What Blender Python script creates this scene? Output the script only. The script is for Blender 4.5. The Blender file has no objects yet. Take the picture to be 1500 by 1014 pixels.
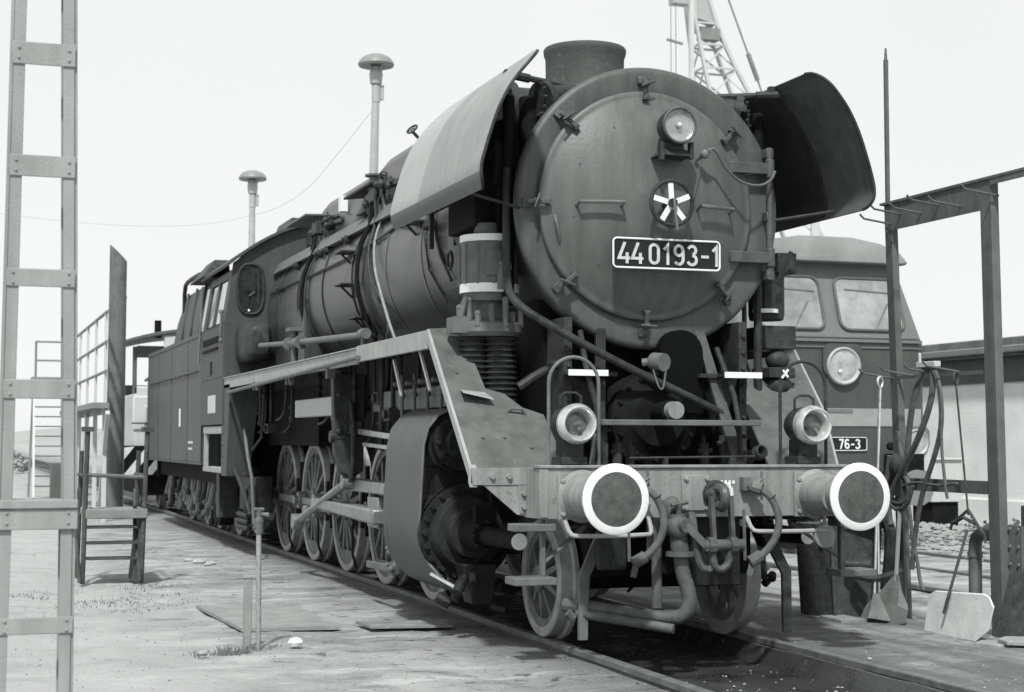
import bpy, bmesh, math, random
from mathutils import Vector, Matrix, noise
random.seed(7)
R = math.radians
PI = math.pi
sc = bpy.context.scene
COL = sc.collection

# ------------------------------------------------------------------ camera
cd = bpy.data.cameras.new('camera')
cam = bpy.data.objects.new('camera', cd)
COL.objects.link(cam)
sc.camera = cam
CAM = Vector((-4.8369, -9.6213, 1.4193))
yaw, pitch, roll, F = 0.327, 0.0573, 0.002, 2409.74
fw = Vector((math.sin(yaw)*math.cos(pitch), math.cos(yaw)*math.cos(pitch), math.sin(pitch)))
rt = Vector((math.cos(yaw), -math.sin(yaw), 0))
up = rt.cross(fw)
r2 = rt*math.cos(roll)+up*math.sin(roll)
u2 = -rt*math.sin(roll)+up*math.cos(roll)
m = Matrix((r2, u2, -fw)).transposed().to_4x4()
m.translation = CAM
cam.matrix_world = m
cd.sensor_width = 36
cd.lens = F/1500*36
cd.clip_start = 0.1
cd.clip_end = 3000
cd.dof.use_dof = True
cd.dof.focus_distance = 11.5
cd.dof.aperture_fstop = 4.5

# ------------------------------------------------------------------ light
SUN_EL, SUN_AZ = R(53), R(25)          # azimuth: degrees left of the view straight onto the front
w = bpy.data.worlds.new('World')
sc.world = w
w.use_nodes = True
nt = w.node_tree
nt.nodes.clear()
out = nt.nodes.new('ShaderNodeOutputWorld')
bg = nt.nodes.new('ShaderNodeBackground')
sky = nt.nodes.new('ShaderNodeTexSky')
sky.sky_type = 'NISHITA'
sky.sun_disc = False
sky.sun_elevation = SUN_EL
sky.sun_rotation = PI+SUN_AZ
bw = nt.nodes.new('ShaderNodeRGBToBW')
mx = nt.nodes.new('ShaderNodeMix'); mx.data_type = 'RGBA'
mx.inputs[0].default_value = 0.90       # thin bright overcast over the clear sky
tcw = nt.nodes.new('ShaderNodeTexCoord')
nzw = nt.nodes.new('ShaderNodeTexNoise'); nzw.inputs['Scale'].default_value = 1.6; nzw.inputs['Detail'].default_value = 3
mrw = nt.nodes.new('ShaderNodeMapRange')
mrw.inputs[1].default_value = 0.3; mrw.inputs[2].default_value = 0.7
mrw.inputs[3].default_value = 6.0; mrw.inputs[4].default_value = 6.35
tintw = nt.nodes.new('ShaderNodeMix'); tintw.data_type = 'RGBA'; tintw.blend_type = 'MULTIPLY'
tintw.inputs[0].default_value = 1
tintw.inputs[7].default_value = (0.985, 1.0, 0.998, 1)
nt.links.new(tcw.outputs['Generated'], nzw.inputs['Vector'])
nt.links.new(nzw.outputs['Fac'], mrw.inputs[0])
nt.links.new(sky.outputs[0], bw.inputs[0])
nt.links.new(bw.outputs[0], mx.inputs[6])
nt.links.new(mrw.outputs[0], mx.inputs[7])
nt.links.new(mx.outputs[2], tintw.inputs[6])
nt.links.new(tintw.outputs[2], bg.inputs[0])
bg.inputs[1].default_value = 0.10
nt.links.new(bg.outputs[0], out.inputs[0])
ld = bpy.data.lights.new('sun', 'SUN')
ld.energy = 2.9
ld.angle = R(3.5)
ld.color = (1.0, 0.99, 0.975)
so = bpy.data.objects.new('sun', ld)
COL.objects.link(so)
sd = Vector((-math.sin(SUN_AZ)*math.cos(SUN_EL), -math.cos(SUN_AZ)*math.cos(SUN_EL), math.sin(SUN_EL)))
so.rotation_euler = sd.to_track_quat('Z', 'Y').to_euler()
so.location = (-20, -30, 40)
sc.view_settings.view_transform = 'Standard'
sc.view_settings.look = 'None'
sc.view_settings.exposure = 0.62
sc.view_settings.gamma = 1

# ------------------------------------------------------------------ materials
def grey(v):          # the print's slightly green-grey tone
    k = min(1, max(0, (v-.02)/.4))**.5
    return (v*(.87+.10*k), v, v*(.915+.065*k), 1)
def M(name, v, rough=0.6, metal=0.0, var=0.25, scale=3.0, bump=0.15, streak=0.0, fine=40.0, spots=0.0, spotv=0.5, spec=None):
    mt = bpy.data.materials.new(name)
    mt.use_nodes = True
    n = mt.node_tree.nodes; L = mt.node_tree.links
    b = n['Principled BSDF']
    b.inputs['Metallic'].default_value = metal
    b.inputs['Specular IOR Level'].default_value = spec if spec is not None else (0.5 if v > .25 else 0.10+0.9*v if rough > .45 else .35)
    geo = n.new('ShaderNodeNewGeometry')
    nz = n.new('ShaderNodeTexNoise'); nz.inputs['Scale'].default_value = scale; nz.inputs['Detail'].default_value = 7; nz.inputs['Roughness'].default_value = 0.62
    L.new(geo.outputs['Position'], nz.inputs['Vector'])
    fac = nz.outputs['Fac']
    if streak:
        mp = n.new('ShaderNodeMapping'); mp.inputs['Scale'].default_value = (9, 9, 0.55)
        L.new(geo.outputs['Position'], mp.inputs['Vector'])
        n2 = n.new('ShaderNodeTexNoise'); n2.inputs['Scale'].default_value = 1.6; n2.inputs['Detail'].default_value = 5
        L.new(mp.outputs[0], n2.inputs['Vector'])
        mi = n.new('ShaderNodeMix'); mi.data_type = 'FLOAT'; mi.inputs[0].default_value = streak
        L.new(fac, mi.inputs[2]); L.new(n2.outputs['Fac'], mi.inputs[3])
        fac = mi.outputs[0]
    mr = n.new('ShaderNodeMapRange')
    mr.inputs[1].default_value = 0.3; mr.inputs[2].default_value = 0.7
    L.new(fac, mr.inputs[0])
    mc = n.new('ShaderNodeMix'); mc.data_type = 'RGBA'
    mc.inputs[6].default_value = grey(v*(1-var)); mc.inputs[7].default_value = grey(v*(1+var))
    L.new(mr.outputs[0], mc.inputs[0])
    col = mc.outputs[2]
    if spots:
        n4 = n.new('ShaderNodeTexNoise'); n4.inputs['Scale'].default_value = scale*4; n4.inputs['Detail'].default_value = 9; n4.inputs['Roughness'].default_value = 0.7
        L.new(geo.outputs['Position'], n4.inputs['Vector'])
        m4 = n.new('ShaderNodeMapRange'); m4.inputs[1].default_value = 0.60; m4.inputs[2].default_value = 0.68; m4.inputs[4].default_value = spots
        L.new(n4.outputs['Fac'], m4.inputs[0])
        c4 = n.new('ShaderNodeMix'); c4.data_type = 'RGBA'; c4.inputs[7].default_value = grey(spotv)
        L.new(m4.outputs[0], c4.inputs[0]); L.new(col, c4.inputs[6])
        col = c4.outputs[2]
    L.new(col, b.inputs['Base Color'])
    n3 = n.new('ShaderNodeTexNoise'); n3.inputs['Scale'].default_value = fine; n3.inputs['Detail'].default_value = 4
    L.new(geo.outputs['Position'], n3.inputs['Vector'])
    rr = n.new('ShaderNodeMapRange'); rr.inputs[3].default_value = max(0.02, rough-0.12); rr.inputs[4].default_value = min(1, rough+0.12)
    L.new(fac, rr.inputs[0]); L.new(rr.outputs[0], b.inputs['Roughness'])
    if bump:
        bp = n.new('ShaderNodeBump'); bp.inputs['Strength'].default_value = bump; bp.inputs['Distance'].default_value = 0.01
        L.new(n3.outputs['Fac'], bp.inputs['Height']); L.new(bp.outputs[0], b.inputs['Normal'])
    return mt

mt_smoke = M('sooty_smokebox_paint', 0.080, 0.48, var=0.32, scale=3.2, bump=0.16, streak=0.5, spots=0.25, spotv=0.15, spec=.35)
mt_fit = M('smokebox_fittings', 0.075, 0.45, var=0.35, scale=9, bump=0.25, spots=0.25, spotv=0.2)
mt_door = M('dusty_door_paint', 0.098, 0.46, var=0.26, scale=2.6, bump=0.14, streak=0.6, spots=0.25, spotv=0.17, spec=.4)
mt_boiler = M('oily_boiler_cladding', 0.052, 0.36, var=0.5, scale=2.2, bump=0.12, streak=0.55, spots=0.3, spotv=0.15, spec=.45)
mt_cab = M('cab_paint', 0.068, 0.55, var=0.25, scale=2.5, bump=0.15, streak=0.5, spots=0.10, spotv=0.2)
mt_tender = M('tender_paint', 0.076, 0.5, var=0.45, scale=1.3, bump=0.12, streak=0.7, spots=0.2, spotv=0.2)
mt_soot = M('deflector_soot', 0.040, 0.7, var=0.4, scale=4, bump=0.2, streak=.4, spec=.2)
mt_inner_front = M('deflector_inner_front', 0.085, 0.55, var=0.45, scale=2.5, bump=0.1, streak=.5, spec=.4)
mt_black = M('soot_shade_black', 0.011, 0.8, var=0.5, scale=6, bump=0.3, spec=0.10)  # soot black that also stands in for shade between the frames
mt_frame = M('greasy_shade_frame', 0.021, 0.5, var=0.6, scale=5, bump=0.4, spots=0.25, spotv=0.10, spec=0.2)
mt_part = M('worn_dark_steel', 0.042, 0.5, var=0.45, scale=9, bump=0.3, spots=0.25, spotv=0.16)
mt_mid = M('worn_grey_steel', 0.13, 0.55, var=0.35, scale=6, bump=0.25, streak=0.3, spots=0.25, spotv=0.05)
mt_beam = M('faded_beam_paint', 0.23, 0.58, var=0.34, scale=5, bump=0.3, streak=0.6, spots=0.6, spotv=0.09)
mt_slope = M('sloped_plate_paint', 0.105, 0.6, var=0.3, scale=5, bump=0.3, spots=0.5, spotv=0.18)
mt_edge = M('pale_edge_strip', 0.30, 0.6, var=0.25, scale=7, bump=0.2, streak=0.3, spots=0.3, spotv=0.12)
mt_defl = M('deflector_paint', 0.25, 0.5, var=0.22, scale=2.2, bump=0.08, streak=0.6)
mt_undershade = M('deflector_underside_shade', .10, .5, var=.2, scale=3, bump=.1)  # shade of the downward curl put into the colour
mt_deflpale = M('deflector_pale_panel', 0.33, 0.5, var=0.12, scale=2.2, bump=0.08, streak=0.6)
mt_tyre = M('wheel_tyre', 0.30, 0.5, var=0.3, scale=9, bump=0.2, spots=0.4, spotv=0.09)
mt_wheel = M('wheel_spokes', 0.15, 0.6, var=0.45, scale=8, bump=0.3, spots=0.35, spotv=0.3)
mt_steel = M('polished_steel', 0.45, 0.32, metal=0.85, var=0.25, scale=10, bump=0.15, spots=0.25, spotv=0.12)
mt_rod = M('oily_rod', 0.22, 0.4, metal=0.4, var=0.35, scale=9, bump=0.15, spots=0.3, spotv=0.08)
mt_white = M('white_paint', 0.74, 0.6, var=0.09, scale=11, bump=0.2, streak=.3, spots=0.75, spotv=0.36)
mt_buffer = M('buffer_face', 0.085, 0.6, var=0.35, scale=16, bump=0.35)
mt_plate = M('number_plate_black', 0.022, 0.5, var=0.2, scale=9, bump=0.05)
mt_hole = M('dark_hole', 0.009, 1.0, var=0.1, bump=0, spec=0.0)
mt_rail = M('rail_steel', 0.16, 0.45, metal=0.25, var=0.35, scale=8, bump=0.3, spots=0.3, spotv=0.06)
mt_rust = M('rusty_steel', 0.07, 0.75, var=0.4, scale=9, bump=0.5, spots=0.4, spotv=0.17)
mt_galv = M('pale_grey_steel', 0.36, 0.5, var=0.13, scale=5, bump=0.12, streak=0.5, spots=0.15, spotv=0.2)
mt_lampgrey = M('lamp_grey', 0.22, 0.45, var=0.15, scale=5, bump=0.1, streak=0.3)
mt_mast = M('mast_concrete_grey', 0.27, 0.75, var=0.22, scale=5, bump=0.2, streak=0.6, spots=0.3, spotv=0.15, fine=90)
mt_fardk = M('distant_dark_paint_and_shade', 0.11, 0.6, var=0.2, scale=2, bump=0.1, streak=0.4)
mt_farmid = M('distant_grey_paint', 0.20, 0.6, var=0.2, scale=2, bump=0.1, streak=0.4)
mt_pale = M('pale_paint', 0.5, 0.6, var=0.12, scale=2, bump=0.1, streak=0.4)
mt_wall = M('rough_plaster', 0.80, 0.9, var=0.10, scale=1.6, bump=0.5, streak=0.0, fine=25, spots=0.2, spotv=0.33)
mt_roof = M('felt_roof', 0.16, 0.9, var=0.3, scale=3, bump=0.4)
mt_dsl_lo = M('diesel_body_dark', 0.072, 0.45, var=0.2, scale=2, bump=0.08, streak=0.5)
mt_dsl_hi = M('diesel_body_grey', 0.165, 0.5, var=0.12, scale=2, bump=0.08, streak=0.4)
mt_dsl_roof = M('diesel_roof', 0.21, 0.6, var=0.2, scale=2, bump=0.1)
mt_glass = M('sky_lit_glass', 0.50, 0.12, metal=0.9, var=0.40, scale=2.2, bump=0.02)
mt_lens = M('lamp_lens', 0.36, 0.2, metal=0.5, var=0.2, scale=14, bump=0.05)
mt_lensdk = M('lamp_lens_dim', 0.14, 0.15, metal=0.3, var=0.6, scale=14, bump=0.1)
mt_bright = M('bright_metal', 0.62, 0.3, metal=0.6, var=0.2, scale=14, bump=0.05)
mt_hose = M('rubber_hose', 0.10, 0.6, var=0.35, scale=12, bump=0.2)
mt_palehose = M('pale_pipe', 0.24, 0.55, var=0.2, scale=12, bump=0.1)
mt_sheet = M('whitish_sheet', 0.62, 0.7, var=0.14, scale=6, bump=0.3, spots=0.35, spotv=0.22)
mt_stone = M('pale_stone', 0.28, 0.9, var=0.3, scale=20, bump=0.5)
mt_dry = M('dry_grass', 0.17, 0.9, var=0.5, scale=9, bump=0.0)
mt_rub = M('rubble', .36, .9, var=.3, scale=12, bump=.5)
mt_hazeleaf = M('hazy_foliage', 0.30, 0.9, var=0.4, scale=2, bump=0.0)  # distance haze put into the leaf colour
mt_leaf = M('grey_foliage', 0.14, 0.8, var=0.5, scale=14, bump=0.0)
mt_hill = M('far_hill', 0.30, 1.0, var=0.15, scale=0.05, bump=0)
mt_wood = M('weathered_wood', 0.22, 0.85, var=0.3, scale=5, bump=0.4, streak=0.2)
mt_coal = M('coal', 0.02, 0.5, var=0.5, scale=20, bump=0.8)

# ------------------------------------------------------------------ mesh helper
WLOC = {}
def V(*a): return Vector(a) if len(a) == 3 else Vector(a[0])
def perp(d):
    d = d.normalized()
    a = Vector((0, 0, 1)) if abs(d.z) < 0.9 else Vector((0, 1, 0))
    x = d.cross(a).normalized()
    return x, d.cross(x).normalized()
class MB:
    def __init__(s): s.bm = bmesh.new(); s.mi = 0
    def v(s, p): return s.bm.verts.new(p)
    def f(s, vs):
        try:
            f = s.bm.faces.new(vs); f.material_index = s.mi; return f
        except ValueError: return None
    def mat(s, i): s.mi = i; return s
    def hexa(s, p):            # 8 points: bottom 4 ring, top 4 ring
        v = [s.v(q) for q in p]
        for q in ((3,2,1,0),(4,5,6,7),(0,1,5,4),(1,2,6,5),(2,3,7,6),(3,0,4,7)): s.f([v[i] for i in q])
        return s
    def box(s, x0, x1, y0, y1, z0, z1):
        return s.hexa([(x0,y0,z0),(x1,y0,z0),(x1,y1,z0),(x0,y1,z0),(x0,y0,z1),(x1,y0,z1),(x1,y1,z1),(x0,y1,z1)])
    def rings(s, rs, cap=True, closed=False):
        vs = [[s.v(p) for p in r] for r in rs]
        n = len(vs[0])
        for a, b in zip(vs, vs[1:]+([vs[0]] if closed else [])):
            for i in range(n): s.f([a[i], a[(i+1) % n], b[(i+1) % n], b[i]])
        if cap and not closed: s.f(vs[0][::-1]); s.f(vs[-1])
        return s
    def cyl(s, p0, p1, r0, r1=None, n=16, cap=True):
        p0, p1 = V(p0), V(p1); r1 = r0 if r1 is None else r1
        x, y = perp(p1-p0)
        return s.rings([[p+(x*math.cos(a)+y*math.sin(a))*r for a in [2*PI*i/n for i in range(n)]] for p, r in ((p0, r0), (p1, r1))], cap)
    def tube(s, pts, r, n=8, closed=False, smooth=0):
        P = [V(p) for p in pts]
        for _ in range(smooth):
            q = [] if closed else [P[0]]
            for a, b in zip(P, P[1:]+([P[0]] if closed else [])): q += [a.lerp(b, .25), a.lerp(b, .75)]
            if not closed: q.append(P[-1])
            P = q
        N = len(P); rs = []
        x = None
        for i in range(N):
            if closed: d = (P[(i+1) % N]-P[i-1])
            else: d = P[min(i+1, N-1)]-P[max(i-1, 0)]
            d = d.normalized()
            if x is None: x, y = perp(d)
            else:
                x = (x-d*x.dot(d)).normalized(); y = d.cross(x).normalized()
            rr = r[i] if isinstance(r, (list, tuple)) else r
            rs.append([P[i]+(x*math.cos(a)+y*math.sin(a))*rr for a in [2*PI*k/n for k in range(n)]])
        return s.rings(rs, not closed, closed)
    def bar(s, p0, p1, wx, wz, upv=(0, 0, 1)):
        p0, p1 = V(p0), V(p1); d = (p1-p0).normalized(); u = V(upv)
        x = d.cross(u)
        if x.length < 1e-4: x = d.cross(Vector((0, 1, 0)))
        x.normalize(); u = x.cross(d).normalized()
        x *= wx/2; u *= wz/2
        return s.hexa([p0-x-u, p0+x-u, p1+x-u, p1-x-u, p0-x+u, p0+x+u, p1+x+u, p1-x+u])
    def lathe(s, o, ax, prof, n=32, ang=None):
        o, ax = V(o), V(ax).normalized(); x, y = perp(ax)
        prev = None
        for t, r in prof:
            c = o+ax*t
            cur = [s.v(c)] if r < 1e-6 else [s.v(c+(x*math.cos(2*PI*i/n)+y*math.sin(2*PI*i/n))*r) for i in range(n)]
            if prev:
                for i in range(n):
                    j = (i+1) % n
                    if len(prev) == 1 and len(cur) > 1: s.f([prev[0], cur[i], cur[j]])
                    elif len(cur) == 1 and len(prev) > 1: s.f([prev[i], prev[j], cur[0]])
                    elif len(cur) > 1: s.f([prev[i], prev[j], cur[j], cur[i]])
            prev = cur
        return s
    def ball(s, c, r, n=10, sq=(1, 1, 1)):
        c = V(c); k = max(4, n//2)
        a0 = len(s.bm.verts)
        s.lathe((0, 0, 0), (0, 0, 1), [(-r*math.cos(PI*i/k), r*math.sin(PI*i/k) if 0 < i < k else 0) for i in range(k+1)], n)
        s.bm.verts.ensure_lookup_table()
        for v in s.bm.verts[a0:]: v.co = c+Vector((v.co.x*sq[0], v.co.y*sq[1], v.co.z*sq[2]))
        return s
    def extr(s, pts, vec):
        vec = V(vec); a = [s.v(p) for p in pts]; b = [s.v(V(p)+vec) for p in pts]
        n = len(a); s.f(a[::-1]); s.f(b)
        for i in range(n): s.f([a[i], a[(i+1) % n], b[(i+1) % n], b[i]])
        return s
    def ring(s, c, ax, Rr, r, n=28, k=8, ang=None):
        c, ax = V(c), V(ax).normalized(); x, y = perp(ax)
        return s.tube([c+(x*math.cos(2*PI*i/n)+y*math.sin(2*PI*i/n))*Rr for i in range(n)], r, k, closed=True)
    def bolts(s, pts, ax, r=0.014, h=0.012):
        ax = V(ax).normalized()
        for p in pts: s.cyl(V(p)-ax*0.002, V(p)+ax*h, r, r*0.75, 6)
        return s
    def grid(s, rows, thick=0.0, nrm=None):
        vs = [[s.v(p) for p in r] for r in rows]
        for a, b in zip(vs, vs[1:]):
            for i in range(len(a)-1): s.f([a[i], a[i+1], b[i+1], b[i]])
        return s
    def sheet(s, rows, t):      # rows of points -> closed thin shell, thickness t along vertex normals
        R_ = [[V(p) for p in r] for r in rows]; h, w_ = len(R_), len(R_[0])
        off = []
        for i in range(h):
            o = []
            for j in range(w_):
                du = R_[i][min(j+1, w_-1)]-R_[i][max(j-1, 0)]
                dv = R_[min(i+1, h-1)][j]-R_[max(i-1, 0)][j]
                nn = du.cross(dv)
                nn = nn.normalized() if nn.length > 1e-9 else Vector((0, 0, 1))
                o.append(R_[i][j]+nn*t)
            off.append(o)
        A = [[s.v(p) for p in r] for r in R_]; B = [[s.v(p) for p in r] for r in off]
        mi = s.mi
        for i in range(h-1):
            for j in range(w_-1):
                s.mi = mi; s.f([A[i][j], A[i+1][j], A[i+1][j+1], A[i][j+1]])
                s.mi = getattr(s, 'mi2', mi); s.f([B[i][j], B[i][j+1], B[i+1][j+1], B[i+1][j]])
        s.mi = mi
        for i in range(h-1):
            s.f([A[i][0], B[i][0], B[i+1][0], A[i+1][0]]); s.f([A[i][-1], A[i+1][-1], B[i+1][-1], B[i][-1]])
        for j in range(w_-1):
            s.f([A[0][j], A[0][j+1], B[0][j+1], B[0][j]]); s.f([A[-1][j], B[-1][j], B[-1][j+1], A[-1][j+1]])
        return s
    def build(s, name, mats, parent=None, loc=None, bev=0.0, smooth=35, recalc=True):
        if recalc: bmesh.ops.recalc_face_normals(s.bm, faces=s.bm.faces[:])
        pw = WLOC.get(parent.name, Vector()) if parent else Vector()
        wl = V(loc) if loc is not None else (pw.copy() if parent else Vector())
        if wl.length: bmesh.ops.translate(s.bm, verts=s.bm.verts[:], vec=-wl)
        me = bpy.data.meshes.new(name)
        s.bm.to_mesh(me); s.bm.free()
        for mt in (mats if isinstance(mats, (list, tuple)) else [mats]): me.materials.append(mt)
        if smooth:
            me.polygons.foreach_set('use_smooth', [True]*len(me.polygons))
            me.set_sharp_from_angle(angle=R(smooth))
        o = bpy.data.objects.new(name, me)
        COL.objects.link(o)
        if parent: o.parent = parent
        o.location = wl-pw
        WLOC[o.name] = wl
        if bev:
            b = o.modifiers.new('bevel', 'BEVEL'); b.width = bev; b.segments = 2; b.limit_method = 'ANGLE'; b.angle_limit = R(40); b.harden_normals = False
        return o

def tag(o, label=None, cat=None, group=None, kind=None):
    if label: o['label'] = label
    if cat: o['category'] = cat
    if group: o['group'] = group
    if kind: o['kind'] = kind
    return o
def thing(name, loc, label, cat, group=None):
    o = bpy.data.objects.new(name, None); COL.objects.link(o)
    o.location = loc; o.empty_display_size = 0.3
    WLOC[o.name] = Vector(loc)
    return tag(o, label, cat, group)
def copy_to(o, parent, delta=(0, 0, 0)):
    c = o.copy(); COL.objects.link(c); c.parent = parent
    c.location = o.location+Vector(delta)
    WLOC[c.name] = WLOC.get(o.name, Vector())+Vector(delta)
    for ch in [k for k in o.children]:
        copy_to(ch, c)
    return c

# stroke glyphs (unit height, about half as wide)
def arc(cx, cy, rx, ry, a0, a1, n=10): return [(cx+rx*math.cos(R(a0+(a1-a0)*i/n)), cy+ry*math.sin(R(a0+(a1-a0)*i/n))) for i in range(n+1)]
GL = {'4': [[(.30, 1), (.02, .26), (.54, .26)], [(.40, .52), (.40, 0)]],
      '0': [arc(.27, .74, .2, .2, 0, 180)+arc(.27, .26, .2, .2, 180, 360)+[(.47, .74)]],
      '1': [[(.08, .72), (.27, .95), (.27, 0)]],
      '9': [arc(.27, .70, .2, .235, 0, 360, 20), [(.47, .72)]+arc(.27, .28, .2, .23, 0, -150)],
      '3': [arc(.25, .74, .19, .2, 160, -80), arc(.25, .27, .22, .225, 85, -160)],
      '-': [[(.05, .45), (.42, .45)]],
      '7': [[(.03, .94), (.48, .94), (.20, 0)]],
      '6': [arc(.27, .30, .2, .235, 0, 360, 18), [(.07, .30)]+arc(.27, .72, .2, .22, 180, 30)],
      '5': [[(.45, .95), (.12, .95), (.10, .52)]+arc(.26, .31, .2, .26, 130, -150)],
      '2': [arc(.26, .73, .2, .21, 170, -20)+[(.06, .05), (.48, .05)]], '8': [arc(.27, .74, .18, .2, 0, 360, 18), arc(.27, .27, .21, .22, 0, 360, 18)]}
def ribbon(mb, pts, wd, fn, d):
    P = [Vector((a, b)) for a, b in pts]
    q = [P[0]]
    for p in P[1:]:
        if (p-q[-1]).length > 1e-3: q.append(p)
    P = q; lft, rgt = [], []
    for i, p in enumerate(P):
        t1 = (p-P[i-1]).normalized() if i else None
        t2 = (P[i+1]-p).normalized() if i < len(P)-1 else None
        t = (t1 or t2) if not (t1 and t2) else (t1+t2).normalized()
        nn = Vector((-t.y, t.x))
        k = 1.0
        if t1 and t2: k = min(2.2, 1/max(.35, nn.dot(Vector((-t1.y, t1.x)))))
        lft.append(p+nn*wd/2*k); rgt.append(p-nn*wd/2*k)
    vec = d
    for i in range(len(P)-1):
        mb.extr([fn(lft[i]), fn(lft[i+1]), fn(rgt[i+1]), fn(rgt[i])], vec)
def text(mb, s, x0, z0, h, y, adv=.60, wd=.15, dep=0.006, wscale=1.0, skip=''):
    x = x0
    for ch in s:
        if ch in GL:
            for q, st in enumerate(GL[ch]): ribbon(mb, st, wd, lambda p, x=x, q=q: (x+p[0]*h*wscale, y-.0012*q, z0+p[1]*h), (0, -dep, 0))
        x += h*adv*wscale*(0.82 if ch in '-1' else 1.0)
    return x-x0
def rrect(x0, x1, z0, z1, r, y, n=4):
    pts = []
    for cx, cz, a in ((x1-r, z1-r, 0), (x0+r, z1-r, 90), (x0+r, z0+r, 180), (x1-r, z0+r, 270)):
        for i in range(n+1):
            t = R(a+90*i/n); pts.append((cx+r*math.cos(t), y, cz+r*math.sin(t)))
    return pts

# ================================================================== SETTING
def gz(x, y):
    """ground height"""
    n1 = noise.noise(Vector((x*.35, y*.35, 0)))
    n2 = noise.noise(Vector((x*1.7, y*1.7, 3)))
    n3 = noise.noise(Vector((x*6, y*6, 7)))
    z = -0.055+0.025*n1+0.012*n2+0.006*n3
    ax = abs(x)
    if ax < 0.69: return -0.155+0.012*n2+0.012*n3
    if 0.8 < x < 2.6 and y < 12: z = -0.018+0.010*n2+0.005*n3
    elif -0.85 < x < -0.69: z = -0.065+0.01*n2
    if x < -1.2: z = -0.065+0.035*n1+0.022*n2+0.012*n3+0.006*noise.noise(Vector((x*14, y*14, 1)))-0.02*math.exp(-((x+3.9+.2*math.sin(y*.5))/.18)**2)
    return z
def lines(a, b, near0, near1, step, far):
    L = []
    x = near0
    while x < near1: L.append(x); x += step
    s = step
    while x < b: L.append(x); s *= 1.18; x += s
    L.append(b)
    x = near0; s = step; H = []
    while x > a: s *= 1.18; x -= s; H.append(x)
    return sorted(set([round(q, 4) for q in H+L]+[far]))
xs = lines(-700, 700, -6.0, 6.0, 0.12, -0.69)
for q in (0.69, 0.70, -0.70, 0.805, -0.71): xs.append(q)
xs = sorted(xs)
ys = lines(-60, 1500, -4.5, 14, 0.13, -4.6)
g = MB()
g.grid([[(x, y, gz(x, y)) for x in xs] for y in ys])
mt_ground = bpy.data.materials.new('yard_ground'); mt_ground.use_nodes = True
n = mt_ground.node_tree.nodes; L = mt_ground.node_tree.links; b = n['Principled BSDF']
geo = n.new('ShaderNodeNewGeometry')
def nnoise(scale, detail=8, rough=.65, vec=None):
    z = n.new('ShaderNodeTexNoise'); z.inputs['Scale'].default_value = scale; z.inputs['Detail'].default_value = detail; z.inputs['Roughness'].default_value = rough
    L.new(vec or geo.outputs['Position'], z.inputs['Vector']); return z.outputs['Fac']
def mrange(src, a, b_, c=0., d=1., smooth=True):
    z = n.new('ShaderNodeMapRange'); z.interpolation_type = 'SMOOTHSTEP' if smooth else 'LINEAR'
    for i, q in ((1, a), (2, b_), (3, c), (4, d)): z.inputs[i].default_value = q
    L.new(src, z.inputs[0]); return z.outputs[0]
def math_(op, a, b_):
    z = n.new('ShaderNodeMath'); z.operation = op
    for i, q in enumerate((a, b_)):
        if isinstance(q, (int, float)): z.inputs[i].default_value = q
        else: L.new(q, z.inputs[i])
    return z.outputs[0]
def mixc(fac, a, b_):
    z = n.new('ShaderNodeMix'); z.data_type = 'RGBA'
    L.new(fac, z.inputs[0])
    for i, q in ((6, a), (7, b_)):
        if isinstance(q, float): z.inputs[i].default_value = grey(q)
        else: L.new(q, z.inputs[i])
    return z.outputs[2]
sep = n.new('ShaderNodeSeparateXYZ'); L.new(geo.outputs['Position'], sep.inputs[0])
X_, Y_ = sep.outputs[0], sep.outputs[1]
big = nnoise(0.55, 6); med = nnoise(2.6, 8); fin = nnoise(22, 6, .7); stn = nnoise(90, 3, .6)
mpg = n.new('ShaderNodeMapping'); mpg.inputs['Scale'].default_value = (2.2, .35, 1); L.new(geo.outputs['Position'], mpg.inputs['Vector'])
strk = nnoise(1.0, 7, .6, mpg.outputs[0])
base = mixc(mrange(big, .35, .65), .30, .47)
base = mixc(mrange(med, .42, .70, 0, .6), base, .12)
base = mixc(mrange(fin, .35, .75, 0, .55), base, .37)
base = mixc(mrange(stn, .58, .68, 0, .7), base, .07)
mp2 = n.new('ShaderNodeMapping'); mp2.inputs['Scale'].default_value = (.9, 2.6, 1); mp2.inputs['Rotation'].default_value = (0, 0, .35); L.new(geo.outputs['Position'], mp2.inputs['Vector'])
pt = nnoise(1.1, 9, .7, mp2.outputs[0])
base = mixc(mrange(pt, .52, .60, 0, .8), base, .54)
base = mixc(mrange(pt, .44, .36, 0, .75), base, .09)
base = mixc(mrange(stn, .40, .30, 0, .45), base, .42)
# oil and ash close to the track, on both sides of the rails
ln = nnoise(7, 5, .6)
base = mixc(math_('MULTIPLY', mrange(ln, .60, .68), mrange(math_('ABSOLUTE', X_, 0), 4.0, 1.2, .25, .9)), base, .06)
wob = math_('ADD', math_('ABSOLUTE', X_, 0), math_('MULTIPLY', math_('SUBTRACT', med, .5), 1.6))
near = mrange(wob, 0.75, 1.75, 1, 0)
base = mixc(math_('MULTIPLY', near, .72), base, mixc(mrange(fin, .3, .7), .05, .13))
# right-hand boarded strip: darker streaks running with the track
rstrip = math_('MULTIPLY', mrange(X_, .7, .85), mrange(X_, 4.0, 2.2))
base = mixc(math_('MULTIPLY', rstrip, mrange(strk, .38, .62, .15, .85)), base, .11)
base = mixc(math_('MULTIPLY', rstrip, mrange(strk, .63, .72, 0, .8)), base, .33)
# far yard: cinders
base = mixc(mrange(Y_, 8, 30, 0, .35), base, .28)
base = mixc(math_('MULTIPLY', mrange(X_, -2.4, -3.8), mrange(med, .35, .6, .35, .9)), base, .48)
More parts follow.
